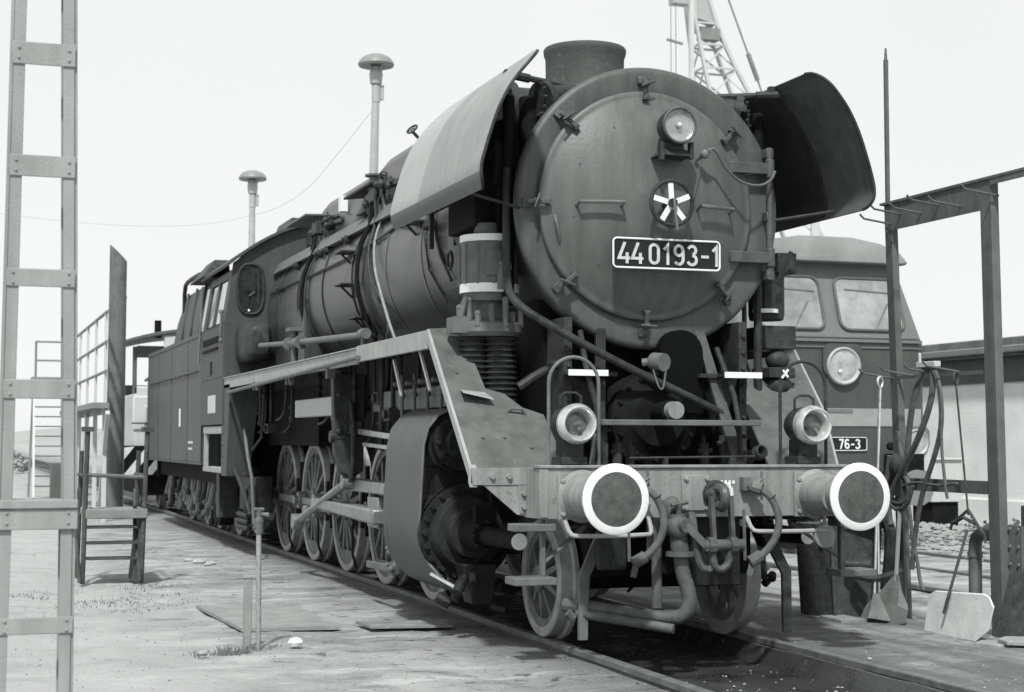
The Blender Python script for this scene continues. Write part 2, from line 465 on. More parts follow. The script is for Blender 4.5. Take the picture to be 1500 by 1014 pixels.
# trough between the rails: oil-soaked
tr = mrange(math_('ABSOLUTE', X_, 0), .712, .70, 0, 1, False)
oil = mixc(mrange(med, .45, .72), .010, .026)
oil = mixc(mrange(stn, .64, .74, 0, .18), oil, .12)
oil = mixc(math_('MULTIPLY', mrange(Y_, 1.2, -1.0), mrange(strk, .45, .70, 0, .6)), oil, .10)
base = mixc(tr, base, oil)
L.new(base, b.inputs['Base Color'])
wet = math_('MULTIPLY', tr, mrange(med, .50, .40))
puddle = math_('MULTIPLY', mrange(big, .34, .28), mrange(math_('ABSOLUTE', X_, 0), 3.2, 1.5))
L.new(mrange(math_('MAXIMUM', wet, puddle), 0, 1, .92, .22, False), b.inputs['Roughness'])
bp = n.new('ShaderNodeBump'); bp.inputs['Strength'].default_value = 1.0; bp.inputs['Distance'].default_value = .045
L.new(math_('ADD', math_('MULTIPLY', fin, .7), math_('MULTIPLY', stn, .35)), bp.inputs['Height']); L.new(bp.outputs[0], b.inputs['Normal'])
tag(g.build('ground', mt_ground, smooth=180), kind='structure')

def rail(name, x, y0, y1, z=0.0, pale=0):
    r = MB()
    prof = [(-.036, 0), (-.03, .006), (.03, .006), (.036, 0), (.034, -.036), (.009, -.05), (.008, -.118), (.065, -.135), (.065, -.15), (-.065, -.15), (-.065, -.135), (-.008, -.118), (-.009, -.05), (-.034, -.036)]
    r.extr([(x+a, y0, z+b-.006) for a, b in prof], (0, y1-y0, 0))
    return tag(r.build(name, mt_rail), kind='structure')
rail('track_rail', -.7535, -9, 150); rail('track_rail', .7535, -9, 150)
for xx in (5.73, 7.17): rail('siding_rail', xx, -9, 150, -.02)
# rail chairs and clips of the near track as one pattern of the track
ch = MB()
y = -3.4
while y < 4.5:
    for s in (-1, 1):
        for side in (-1, 1):
            x = s*.7535+side*.092
            ch.box(x-.035, x+.035, y-.05, y+.05, -.16, -.118)
            ch.cyl((x, y, -.12), (x, y, -.082), .016, n=6)
            ch.cyl((x, y, -.09), (x, y, -.060), .011, n=6)
    y += .63
tag(ch.build('rail_clips', mt_rust), kind='structure')
# loose stones and cinders: uncountable
st = MB()
def pebble(x, y, r, z=None):
    z = gz(x, y) if z is None else z
    a0 = len(st.bm.verts)
    k = [(1, 0, 0), (-1, 0, 0), (0, 1, 0), (0, -1, 0), (0, 0, 1), (0, 0, -.6)]
    vs = [st.v((x+q[0]*r*random.uniform(.6, 1.2), y+q[1]*r*random.uniform(.6, 1.2), z+r*.3+q[2]*r*random.uniform(.4, .8))) for q in k]
    for t in ((0,2,4),(2,1,4),(1,3,4),(3,0,4),(2,0,5),(1,2,5),(3,1,5),(0,3,5)): st.f([vs[i] for i in t])
for _ in range(3600):
    x, y = random.uniform(-5, 3.2), random.uniform(-2.2, 13)
    if abs(x) < .85 and random.random() < .75: continue
    pebble(x, y, random.choice((.005, .006, .008, .011)) if random.random() < .99 else random.uniform(.015, .03))
for _ in range(260):
    x, y = random.uniform(-.62, .62), min(random.gauss(-1.4, 1.0), 2.5); pebble(x, y, random.uniform(.006, .016))
for _ in range(1500):
    x, y = random.gauss(9.2, .8), random.uniform(4, 14); pebble(x, y, random.uniform(.03, .09), .12*math.exp(-((x-9.2)/.7)**2))
tag(st.build('gravel', mt_stone, smooth=0), kind='stuff')
gr = MB()
def tuft(cx, cy, nb, rad, h):
    for _ in range(nb):
        a = random.uniform(0, 2*PI); r_ = rad*math.sqrt(random.random())
        x, y = cx+r_*math.cos(a), cy+r_*math.sin(a); z = gz(x, y)-.005
        hh = h*random.uniform(.4, 1.1); dx, dy = random.uniform(-.6, .6)*hh, random.uniform(-.6, .6)*hh; wq = random.uniform(.003, .006)
        gr.f([gr.v((x-wq, y, z)), gr.v((x+wq, y, z)), gr.v((x+wq*.6+dx*.4, y+dy*.4, z+hh*.6)), gr.v((x-wq*.6+dx*.4, y+dy*.4, z+hh*.6))])
        gr.f([gr.v((x-wq*.6+dx*.4, y+dy*.4, z+hh*.6)), gr.v((x+wq*.6+dx*.4, y+dy*.4, z+hh*.6)), gr.v((x+dx, y+dy, z+hh))])
tuft(-2.96, 1.9, 150, .13, .075); tuft(-3.1, 1.98, 50, .2, .045); tuft(-2.72, 2.05, 40, .12, .05)
for c in ((-3.7, 5.6), (-3.3, 5.2), (-3.0, 7.2), (-4.1, 6.6), (-3.35, 5.9)): tuft(c[0], c[1], 70, .30, .03); tuft(c[0]+.3, c[1]+.5, 50, .35, .025)
tag(gr.build('grass', mt_dry, smooth=0, recalc=False), kind='stuff')
# far hill line on the left
hl = MB(); rows = []
for i in range(60):
    x = -420+i*14.0
    z = 3+6*max(0, noise.noise(Vector((x*.01, 0, 0))))+2.0*noise.noise(Vector((x*.04, 2, 0)))
    rows.append([(x, 560, -1), (x, 600, max(.5, z*.7)), (x, 680, max(.8, z)), (x, 800, -1)])
hl.grid(rows)
tag(hl.build('far_hills', mt_hill), kind='structure')

# ================================================================== STEAM LOCOMOTIVE
loco = thing('steam_locomotive', (0, 7, 0), 'large sooty steam locomotive with number plate on its round smokebox door and white-rimmed buffers', 'locomotive')
ZC, YS = 3.134, 1.46
# --- smokebox with door
mb = MB()
mb.lathe((0, 0, ZC), (0, 1, 0), [(YS+.012, .80), (YS, .83), (YS, 1.0), (YS+.006, 1.032), (YS+.03, 1.048), (YS+.075, 1.048), (YS+.085, 1.0), (3.35, 1.0), (3.35, .9)], 96)
smoke = mb.build('smokebox', mt_smoke, loco, smooth=50)
mb = MB()   # dished door
pr = [(YS-.052-.20*(1-(r/.80)**2)**1.0, r) for r in (0, .1, .2, .3, .4, .5, .6, .68, .74, .78, .80)]
pr += [(YS-.050, .812), (YS-.046, .838), (YS-.035, .848), (YS+.004, .848)]
mb.lathe((-.045, 0, 3.14), (0, 1, 0), pr, 96)
mb.bolts([(-.045+.62*math.cos(a), YS-.052-.20*(1-(.62/.8)**2)+.004, 3.14+.62*math.sin(a)) for a in [2*PI*(i+.3)/10 for i in range(10)]], (0, -1, 0), .011, .008)
mb.bolts([(-.045+.955*math.cos(a), YS+.002, 3.14+.955*math.sin(a)) for a in [2*PI*(i+.3)/34 for i in range(34)]], (0, -1, 0), .008, .005)
door = mb.build('smokebox_door', mt_door, smoke, smooth=50)
def dishy(x, z):
    r = math.hypot(x+.045, z-3.14); return YS-.052-.20*(1-(r/.80)**2) if r < .8 else YS-.05
for a in (92, 137, 181, 222, 268, 314, 40):
    mb = MB(); ca, sa = math.cos(R(a)), math.sin(R(a))
    P = lambda r, y, t=0: (-.045+ca*r-sa*t, y, 3.14+sa*r+ca*t)
    mb.hexa([P(.905, YS, -.032), P(.905, YS, .032), P(.905, YS-.04, .03), P(.905, YS-.04, -.03), P(.965, YS, -.032), P(.965, YS, .032), P(.965, YS-.022, .03), P(.965, YS-.022, -.03)])
    mb.bar(P(.945, YS-.07, 0), P(.785, YS-.10, 0), .030, .030, (0, 1, 0))
    mb.hexa([P(.775, YS-.11, -.026), P(.775, YS-.11, .026), P(.775, YS-.05, .026), P(.775, YS-.05, -.026), P(.805, YS-.11, -.018), P(.805, YS-.11, .018), P(.805, YS-.05, .018), P(.805, YS-.05, -.018)])
    mb.cyl(P(.89, YS-.02), P(.89, YS-.14), .015, n=8); mb.cyl(P(.89, YS-.09), P(.89, YS-.125), .026, n=6)
    t_ = random.uniform(-.5, .5)
    mb.cyl(P(.89+.05*math.sin(t_), YS-.13, -.06*math.cos(t_)), P(.89-.06*math.sin(t_), YS-.15, .06*math.cos(t_)), .010, n=6)
    mb.build('door_clamp', mt_fit, smoke, bev=.004)
# hinges
mb = MB()
mb.cyl((.94, YS-.07, 2.62), (.94, YS-.07, 3.62), .026, n=12)
for z in (2.79, 3.46):
    mb.hexa([(.60, dishy(.60, z)-.01, z-.045), (.95, YS-.10, z-.045), (.95, YS-.04, z-.045), (.60, dishy(.6, z)+.03, z-.045), (.60, dishy(.6, z)-.012, z+.04), (.95, YS-.10, z+.04), (.95, YS-.04, z+.04), (.60, dishy(.6, z)+.03, z+.04)])
    mb.cyl((.94, YS-.075, z-.07), (.94, YS-.075, z+.07), .035, n=14)
for z in (2.66, 3.1, 3.58):
    mb.box(.91, .97, YS-.085, YS+.02, z-.035, z+.035)
mb.build('door_hinge', mt_fit, smoke, bev=.006)
for x0, x1 in ((-.64, -.33), (.27, .57)):
    mb = MB(); z = 3.12
    y0, y1 = dishy(x0, z), dishy(x1, z)
    mb.tube([(x0, y0+.01, z-.02), (x0, y0-.075, z), (x1, y1-.075, z), (x1, y1+.01, z-.02)], .014, 8)
    mb.build('handrail', mt_mid, smoke)
mb = MB()
mb.tube([(-.74, dishy(-.74, 2.8)-.0, 2.83), (-.765, dishy(-.74, 2.8)-.05, 2.9), (-.785, dishy(-.74, 2.8)-.05, 2.98), (-.78, dishy(-.74, 2.9)+.01, 3.03)], .012, 6)
mb.build('door_grip', mt_mid, smoke)
# hand wheel
mb = MB(); wc = Vector((-.005, 1.075, 3.115))
mb.ring(wc, (0, 1, 0), .160, .016, 40, 8)
mb.cyl(wc+Vector((0, -.02, 0)), wc+Vector((0, .14, 0)), .022, n=12)
mb.cyl(wc+Vector((0, -.035, 0)), wc+Vector((0, .01, 0)), .032, n=16)
wheel_o = mb.build('door_wheel', mt_part, smoke)
mb = MB()
for k in range(5):
    a = R(90+72*k+4); d = Vector((math.cos(a), 0, math.sin(a)))
    mb.bar(wc+d*.028, wc+d*.152, .038, .012, (0, 1, 0))
mb.build('wheel_spokes', mt_white, smoke)
mb = MB()
mb.bar(wc+Vector((.0, -.04, .03)), wc+Vector((.02, -.05, -.20)), .018, .018, (0, 1, 0))
mb.build('door_handle', mt_mid, smoke, bev=.004)
# cable at the lamp
mb = MB()
mb.ball((.30, 1.17, 3.50), .035, 10); mb.cyl((.27, 1.25, 3.47), (.335, 1.15, 3.53), .017, n=8)
mb.tube([(.33, 1.16, 3.53), (.38, 1.16, 3.55), (.47, 1.19, 3.42), (.60, 1.22, 3.32), (.78, 1.26, 3.30), (.92, 1.32, 3.36), (.97, 1.36, 3.44)], .011, 6, smooth=2)
mb.tube([(.28, 1.19, 3.47), (.25, 1.2, 3.3), (.20, 1.21, 3.05), (.14, 1.21, 2.93)], .004, 5, smooth=1)
mb.build('lamp_cable', mt_mid, smoke)
# number plate
npl = MB(); yp = 1.195
npl.extr(rrect(-.415, .435, 2.648, 2.872, .03, yp), (0, .012, 0))
npl.cyl((-.25, yp+.01, 2.76), (-.25, yp+.12, 2.76), .02, n=8); npl.cyl((.27, yp+.01, 2.76), (.27, yp+.12, 2.76), .02, n=8)
plate = npl.build('number_plate', mt_plate, loco)
mb = MB()
mb.tube(rrect(-.408, .428, 2.655, 2.865, .028, yp-.002), .0075, 6, closed=True)
mb.build('plate_border', mt_white, plate)
mb = MB()
text(mb, '44', -.368, 2.683, .152, yp-.0005, adv=.64, wd=.135, dep=.006, wscale=1.06)
text(mb, '0193-1', -.135, 2.683, .152, yp-.0005, adv=.66, wd=.135, dep=.006, wscale=1.06)
mb.build('plate_lettering', M('dull_lettering', .50, .6, var=.15, scale=20, bump=.1, spots=.3, spotv=.25), plate)
# headlamp on the door
def big_lamp(c, r, d):
    mb = MB()
    mb.lathe(c, (0, 1, 0), [(.02, 0), (.02, r*.9), (0, r*1.0), (-.012, r*1.04), (-.012, r*1.10), (.02, r*1.12), (.05, r*1.06), (d*.55, r*1.0), (d*.85, r*.7), (d, r*.35), (d, 0)], 36)
    return mb
hl_ = big_lamp((.035, 1.03, 3.67), .122, .22)
hl_.box(-.02, .09, 1.07, 1.17, 3.50, 3.57); hl_.hexa([(-.10, 1.06, 3.46), (.17, 1.06, 3.46), (.17, 1.28, 3.46), (-.10, 1.28, 3.46), (-.05, 1.08, 3.505), (.12, 1.08, 3.505), (.12, 1.28, 3.505), (-.05, 1.28, 3.505)])
hl_.box(-.10, -.07, 1.05, 1.10, 3.42, 3.55); hl_.box(.13, .16, 1.05, 1.10, 3.44, 3.56)
hlamp = hl_.build('headlamp', mt_part, loco, bev=.003)
mb = MB(); mb.lathe((.035, 1.03, 3.67), (0, 1, 0), [(.004, 0), (.012, .05), (.004, .105), (-.006, .117)], 36)
mb.build('lamp_lens', mt_lens, hlamp)
mb = MB(); mb.ball((.035, 1.022, 3.67), .022, 10); mb.build('lamp_bulb', mt_pale, hlamp)
mb = MB(); mb.ring((.035, 1.018, 3.67), (0, 1, 0), .124, .010, 36, 8); mb.build('lamp_rim', mt_fit, hlamp)
# rods from the smokebox to the deflectors
for s in (-1, 1):
    mb = MB()
    mb.cyl((s*.45, 1.7, 4.03), (s*1.12, 1.5, 4.06), .024, n=8); mb.cyl((s*.92, 1.56, 4.05), (s*1.12, 1.5, 4.06), .034, n=8)
    mb.box(s*1.03-.02, s*1.03+.02, 1.5, 1.55, 4.06, 4.12)
    mb.build('deflector_stay', mt_part, loco)
    mb = MB(); mb.cyl((s*.92, 1.5, 3.07), (s*1.46, 1.35, 3.16), .012, n=8); mb.build('deflector_stay', mt_part, loco)
# --- chimney
mb = MB()
mb.lathe((.0, 2.80, 0), (0, 0, 1), [(3.95, .50), (4.05, .42), (4.16, .355), (4.25, .325), (4.42, .320), (4.53, .323), (4.565, .336), (4.60, .340), (4.615, .33), (4.615, .29), (4.2, .27)], 56)
mb.build('chimney', M('chimney_iron', .075, .7, var=.25, scale=5, bump=.4, streak=.3, spots=.35, spotv=.28), loco, smooth=50)
# transverse feedwater heater and niche in front of the chimney
for s in (-1, 1):
    mb = MB()
    mb.cyl((s*.45, 2.02, 3.86), (s*.92, 2.02, 3.86), .22, n=28); mb.cyl((s*.90, 2.02, 3.86), (s*.965, 2.02, 3.86), .26, n=28)
    mb.bolts([(s*.965, 2.02+.235*math.cos(a), 3.86+.235*math.sin(a)) for a in [2*PI*i/16 for i in range(16)]], (s, 0, 0), .018, .025)
    mb.cyl((s*.55, 1.72, 3.98), (s*.78, 1.62, 3.92), .10, n=20); mb.cyl((s*.76, 1.63, 3.925), (s*.81, 1.61, 3.912), .135, n=20)
    mb.bolts([(s*.81+0, 1.61+.115*math.cos(a), 3.912+.115*math.sin(a)) for a in [2*PI*i/10 for i in range(10)]], (s, -.3, 0), .016, .02)
    mb.build('feedwater_heater', mt_part, loco)
    mb = MB()
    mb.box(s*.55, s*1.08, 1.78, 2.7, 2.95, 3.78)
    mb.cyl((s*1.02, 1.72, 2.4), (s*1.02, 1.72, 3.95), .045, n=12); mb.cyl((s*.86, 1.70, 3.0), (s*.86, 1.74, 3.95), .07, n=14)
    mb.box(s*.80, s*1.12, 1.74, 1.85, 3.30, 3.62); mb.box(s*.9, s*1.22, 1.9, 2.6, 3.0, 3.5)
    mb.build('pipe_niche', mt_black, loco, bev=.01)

# --- smoke deflectors
for s in (-1, 1):
    key = [(1.055, 4.12), (1.16, 4.01), (1.29, 3.85), (1.38, 3.68), (1.445, 3.50), (1.487, 3.36), (1.508, 3.27), (1.505, 3.19), (1.475, 3.12)]
    pts = []
    for i in range(len(key)-1):
        for k in range(6):
            t = k/6; p0 = key[max(i-1, 0)]; p1, p2 = key[i], key[i+1]; p3 = key[min(i+2, len(key)-1)]
            q = [0.5*((2*p1[j])+(-p0[j]+p2[j])*t+(2*p0[j]-5*p1[j]+4*p2[j]-p3[j])*t*t+(-p0[j]+3*p1[j]-3*p2[j]+p3[j])*t**3) for j in (0, 1)]
            pts.append(q)
    pts.append(key[-1])
    acc = [0]
    for a, b_ in zip(pts, pts[1:]): acc.append(acc[-1]+math.hypot(a[0]-b_[0], a[1]-b_[1]))
    def yf(d, D):
        r_ = .20
        if d < r_: return .84+.20-math.sqrt(max(0, r_*r_-(r_-d)**2))
        e = D-d; q = .10
        if e < q: return .84+.03*max(0, (d-.9))+q-math.sqrt(max(0, q*q-(q-e)**2))
        return .84+.03*max(0, (d-.9))
    def yb(d, D):
        r_ = .25
        if d < r_: return 3.32-.25+math.sqrt(max(0, r_*r_-(r_-d)**2))
        return 3.32-.10*d
    rows = []
    NU = 14
    for (px, pz), d in zip(pts, acc):
        a, b_ = yf(d, acc[-1]), yb(d, acc[-1])
        rows.append([(s*px, a+(b_-a)*i/NU, pz) for i in range(NU+1)])
    mb = MB()
    # thin shell: outer paint, sooty inner face
    inner = 1 if s < 0 else 1
    mb.mi = 0; mb.mi2 = 1
    mb.sheet(rows, .012 if s < 0 else -.012)
    bm_ = mb.bm
    # decide face materials by normal pointing to the boiler
    bm_.normal_update()
    bmesh.ops.recalc_face_normals(bm_, faces=bm_.faces[:])
    for f in bm_.faces:
        c = f.calc_center_median()
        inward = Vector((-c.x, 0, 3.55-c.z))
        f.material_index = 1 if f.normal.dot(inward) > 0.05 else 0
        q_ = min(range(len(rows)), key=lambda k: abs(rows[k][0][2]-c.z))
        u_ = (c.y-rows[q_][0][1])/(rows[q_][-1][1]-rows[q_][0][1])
        if f.material_index == 1 and u_ < 4/NU: f.material_index = 4  # inner face paler ahead of the seam
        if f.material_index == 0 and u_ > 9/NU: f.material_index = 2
        if f.material_index != 1 and c.z < 3.225: f.material_index = 3  # lower band darkened: shade of the down-facing curl as colour
    d_ = mb.build('smoke_deflector', [mt_defl, mt_soot, mt_deflpale, mt_undershade, mt_inner_front], loco, smooth=60)
    mb = MB()   # edge bead and seam strip
    mb.tube([(r_[0][0], r_[0][1], r_[0][2]) for r_ in rows], .012, 6)
    mb.build('edge_bead', mt_part, d_)
    mb = MB()
    mb.tube([(r_[4][0]-s*.012, r_[4][1], r_[4][2]) for r_ in rows[3:-2]], .007, 5)
    mb.build('seam_strip', mt_part, d_)

# --- boiler
mb = MB()
mb.lathe((0, 0, 3.10), (0, 1, 0), [(3.3, .99), (3.36, .955), (5.6, .955), (5.6, .945), (11.9, .945)], 72)
boiler = mb.build('boiler', mt_boiler, loco, smooth=40)
for y in (3.45, 4.35, 5.6, 7.05, 8.5, 9.9, 11.2):
    mb = MB()
    mb.lathe((0, y, 3.10), (0, 1, 0), [(-.025, .95), (-.025, .9595), (.025, .9595), (.025, .95)], 72)
    mb.build('boiler_band', mt_boiler, boiler)
mb = MB()   # side casing of the firebox
mb.box(-.94, .94, 9.4, 11.88, 1.6, 3.1); mb.box(-.98, .98, 9.3, 9.42, 2.2, 3.1)
mb.build('firebox', mt_boiler, loco, bev=.02)
mb = MB()   # top casing along the boiler
for s in (-1, 1):
    mb.hexa([(s*.82, 3.4, 3.60), (s*.88, 3.4, 3.60), (s*.88, 11.88, 3.60), (s*.82, 11.88, 3.60), (s*.74, 3.4, 3.75), (s*.80, 3.4, 3.75), (s*.80, 11.88, 3.75), (s*.74, 11.88, 3.75)])
mb.build('side_casing_strip', mt_mid, boiler)
def dome(y0, y1, hw, zt, name):
    mb = MB(); rows = []
    prof = [(-hw-.1, 3.80), (-hw, 4.05), (-hw*.96, zt-.16), (-hw*.82, zt-.05), (-hw*.55, zt), (hw*.55, zt), (hw*.82, zt-.05), (hw*.96, zt-.16), (hw, 4.05), (hw+.1, 3.80)]
    rs = []
    for y, k in ((y0, .80), (y0+.04, .93), (y0+.12, .99), (y0+.25, 1), (y1-.25, 1), (y1-.12, .99), (y1-.04, .93), (y1, .80)):
        rs.append([(a*k, y, 3.80+(z-3.80)*k) for a, z in prof])
    mb.rings(rs)
    return mb.build(name, mt_boiler, boiler, smooth=50)
dome(4.3, 7.45, .60, 4.45, 'sand_dome'); dome(7.9, 10.5, .58, 4.40, 'steam_dome')
mb = MB(); mb.box(-.46, .46, 3.3, 11.8, 3.95, 4.16); mb.build('casing_top', mt_boiler, boiler, bev=.03)
mb = MB(); mb.lathe((-.64, 7.25, 0), (0, 0, 1), [(3.9, .07), (4.20, .07), (4.21, .12), (4.23, .12), (4.235, 0)], 20); mb.build('filler_cap', mt_mid, boiler)
mb = MB()   # gangway boards on the boiler
mb.hexa([(-.90, 9.7, 4.10), (-.60, 9.7, 4.11), (-.60, 10.9, 4.11), (-.90, 10.9, 4.10), (-.90, 9.7, 4.125), (-.60, 9.7, 4.135), (-.60, 10.9, 4.135), (-.90, 10.9, 4.125)])
mb.build('gangway_board', mt_mid, boiler, bev=.006)
mb = MB()
mb.hexa([(-.80, 6.9, 4.07), (-.55, 6.9, 4.10), (-.55, 8.1, 4.10), (-.80, 8.1, 4.07), (-.80, 6.9, 4.10), (-.55, 6.9, 4.13), (-.55, 8.1, 4.13), (-.80, 8.1, 4.10)])
mb.build('gangway_board', mt_part, boiler, bev=.006)
mb = MB(); mb.box(-.68, -.60, 8.75, 8.88, 4.04, 4.22); mb.build('white_marker', mt_white, boiler)
for yy in (6.55, 9.35):      # clusters of sand valves
    mb = MB()
    for k in range(7):
        y = yy-.45+.14*k+random.uniform(-.03, .03); z = 3.93+random.uniform(-.08, .06); x = -.80+random.uniform(-.05, .05)
        mb.cyl((-.60, y, z+.06), (x, y, z), .028, n=8); mb.ball((x, y, z), .04+.012*(k % 2), 8); mb.cyl((x, y, z), (x-.01, y+random.uniform(-.03, .03), z-.14), .016, n=6)
        mb.cyl((x+.04, y, z), (x+.03, y+.03, z+.10), .010, n=6)
        if k % 2: mb.ring((x+.03, y+.03, z+.11), (.2, .5, 1), .034, .007, 12, 5)
    mb.cyl((-.78, yy-.55, 3.98), (-.80, yy+.5, 3.95), .018, n=6); mb.box(-.86, -.74, yy-.1, yy+.14, 3.84, 3.96)
    mb.build('sand_valve', mt_part, boiler)
mb = MB()
def onb(y, z, off=.0):
    r = .955+off; dz = z-3.10
    return (-math.sqrt(max(.0, r*r-dz*dz)), y, z)
for yy, rr in ((6.60, .024), (9.40, .024)):
    mb = MB(); mb.tube([(-.82, yy-.08, 3.86)]+[onb(yy, z, .045) for z in (3.62, 3.45, 3.25, 3.05, 2.85, 2.65, 2.45)]+[(-.98, yy, 2.22)], rr, 10, smooth=1); mb.build('sand_pipe', mt_black, boiler)
for yy in (6.42, 6.75, 9.28, 9.62):
    mb = MB(); mb.tube([(-.82, yy, 3.86)]+[onb(yy, z, .03) for z in (3.6, 3.3, 3.0, 2.7, 2.45)]+[(-.98, yy-.06, 2.22)], .012, 6); mb.build('sand_pipe', mt_part, boiler)
mb = MB()
mb.tube([(-.80, 6.35, 3.88), onb(6.28, 3.70, .03), onb(6.12, 3.42, .035), onb(5.86, 3.08, .045), (-1.02, 5.45, 2.75), (-1.04, 5.05, 2.45), (-1.05, 4.72, 2.25)], .014, 8, smooth=2)
mb.build('pale_sand_pipe', mt_palehose, boiler)
mb = MB()
mb.tube([(-.86, 6.42, 3.88), onb(6.38, 3.6, .03), onb(6.3, 3.3, .03), onb(6.1, 2.9, .03), onb(5.8, 2.6, .03), (-.98, 5.5, 2.25)], .016, 8, smooth=2)
mb.tube([onb(11.7, 3.32, .012)]+[onb(y, 3.33+.01*math.sin(y*3), .012) for y in (10.5, 9.4, 8.2, 7.2)]+[onb(6.4, 3.36, .014), onb(5.5, 3.42, .014), onb(4.8, 3.52, .014), onb(4.2, 3.53, .014), onb(4.0, 3.40, .014), onb(3.75, 3.05, .02), onb(3.5, 2.75, .03)], .014, 6, smooth=1)
mb.tube([onb(4.25, 3.5, .012), onb(4.2, 3.2, .012), onb(4.1, 2.9, .012), onb(3.9, 2.6, .02)], .009, 6)
mb.build('boiler_pipe', mt_part, boiler)
for (y, z) in ((7.15, 3.33), (7.05, 2.98), (6.9, 2.63), (7.1, 3.74), (4.55, 3.32)):
    mb = MB(); x, _, _ = onb(y, z)
    mb.box(x-.16, x+.05, y-.22, y+.1, z+.03, z+.05); mb.bar((x-.11, y, z+.03), (x+.02, y, z-.09), .03, .02); mb.bar((x-.02, y-.15, z+.03), (x+.02, y-.15, z-.09), .03, .02)
    mb.build('boiler_step', mt_part, boiler, bev=.004)
for (y, z) in ((5.2, 3.44), (7.6, 3.56), (8.6, 3.55), (9.0, 3.56), (10.3, 3.55), (10.9, 3.32)):
    mb = MB(); x, _, _ = onb(y, z, .01); mb.cyl((x+.05, y, z), (x-.05, y, z+.01), .05, n=12); mb.cyl((x-.03, y, z), (x-.085, y, z+.01), .028, n=8); mb.build('washout_plug', mt_part, boiler)
mb = MB(); mb.cyl((-.98, 3.95, 3.53), (-.98, 3.95, 3.25), .016, n=6); mb.ring((-.98, 3.95, 3.24), (0, 0, 1), .06, .012, 14, 6); mb.cyl((-.62, 5.0, 4.05), (-.86, 5.0, 4.28), .016, n=6)
mb.ring((-.86, 5.0, 4.30), (.6, .3, -.6), .055, .009, 16, 6)
for a in range(5): mb.cyl((-.86, 5.0, 4.30), Vector((-.86, 5, 4.30))+Matrix.Rotation(a*2*PI/5, 3, Vector((.6, .3, -.6)).normalized())@Vector((.04, 0, .04)), .005, n=5)
mb.build('valve_wheel', mt_part, boiler)
mb = MB()   # brackets under the deflector
mb.box(-1.02, -.98, 3.1, 3.14, 3.0, 3.42); mb.box(-1.02, -.98, 3.82, 3.86, 3.05, 3.42); mb.box(-1.16, -.96, 3.0, 4.0, 3.36, 3.39)
mb.cyl((-.90, 2.85, 3.20), (-1.03, 2.85, 3.20), .26, n=24); mb.ring((-1.04, 3.15, 2.88), (1, 0, 0), .07, .014, 16, 6)
mb.build('deflector_bracket', mt_part, boiler, bev=.004)

# --- cab
cab = MB(); YC = 11.9
def roofz(x): return 4.30-.36*(abs(x)/1.42)**2.1*1.6
rows = []
top = [(x, roofz(x)) for x in [-1.40+2.8*i/24 for i in range(25)]]
pol = [(-1.5, 2.20), (-1.5, 2.95)]+top+[(1.5, 2.95), (1.5, 2.20)]
# front wall with spectacle openings built as a plate plus frames
cab.extr([(x, YC, z) for x, z in pol], (0, .03, 0))
for s in (-1, 1):
    cab.box(s*1.5-.015, s*1.5+.015, YC+.032, 13.9, 1.62, 2.95)          # lower side
    A = lambda y, t: (s*(1.5-.11*t), y, 2.955+.70*t)
    def quad(y0, y1, t0, t1):
        p = [A(y0, t0), A(y1, t0), A(y1, t1), A(y0, t1)]
        cab.hexa([p[0], p[1], (p[1][0]-s*.03, p[1][1], p[1][2]), (p[0][0]-s*.03, p[0][1], p[0][2]), p[3], p[2], (p[2][0]-s*.03, p[2][1], p[2][2]), (p[3][0]-s*.03, p[3][1], p[3][2])])
    quad(YC+.032, 12.25, 0, .86); quad(13.66, 13.9, 0, .86); quad(12.95, 13.08, .02, .86); quad(YC+.032, 13.9, .862, 1.02)
for z in (2.24, 2.93): cab.bolts([(-1.515, 12.05+.09*k, z) for k in range(20)], (-1, 0, 0), .010, .008)
for y in (11.98, 13.85): cab.bolts([(-1.515, y, 1.70+.09*k) for k in range(14)], (-1, 0, 0), .010, .008)
for s in (-1, 1): cab.bolts([(s*1.44, YC, 2.3+.09*k) for k in range(8)]+[(s*(.1+.09*k), YC, roofz(.1+.09*k)-.06) for k in range(14)], (0, -1, 0), .010, .008)
cabo = cab.build('cab', mt_cab, loco, bev=.006)
mb = MB()
rows = [[(x, y, roofz(x)+.012) for x in [-1.47+2.94*i/28 for i in range(29)]] for y in (YC-.10, 12.4, 13.2, 14.25)]
mb.sheet(rows, .035)
mb.hexa([(-.6, 12.5, 4.2), (.6, 12.5, 4.2), (.6, 13.6, 4.2), (-.6, 13.6, 4.2), (-.5, 12.55, 4.46), (.5, 12.55, 4.46), (.5, 13.55, 4.46), (-.5, 13.55, 4.46)])
mb.build('cab_roof', mt_cab, cabo)
for s in (-1, 1):   # spectacle windows
    mb = MB(); cx, cz = s*1.17, 3.40
    ov = [(cx+.175*math.copysign(abs(math.cos(t))**.7, math.cos(t)), YC-.006, cz+.33*math.copysign(abs(math.sin(t))**.75, math.sin(t))) for t in [2*PI*i/36 for i in range(36)]]
    mb.extr(ov, (0, .004, 0)); gl = mb.build('front_window', M('cab_window_glass', .025, .10, var=.8, scale=5, bump=0.02, spec=.5), cabo)
    mb = MB(); mb.tube([(p[0], YC-.012, p[2]) for p in ov], .02, 8, closed=True)
    mb.build('window_frame', mt_part, gl)
    mb = MB(); mb.tube([(cx-.06+(p[0]-cx)*.55, YC-.013, cz+(p[2]-cz)*.86) for p in ov], .010, 6, closed=True); mb.bar((cx+.10, YC-.012, cz-.2), (cx+.10, YC-.012, cz+.26), .02, .012, (0, 1, 0)); mb.cyl((cx-.02, YC-.014, cz-.1), (cx+.06, YC-.014, cz-.04), .018, n=8); mb.build('window_sash', mt_part, gl)
    mb = MB(); mb.ball((cx-.02, YC-.02, cz-.29), .022, 8); mb.build('window_catch', mt_bright, gl)
mb = MB()
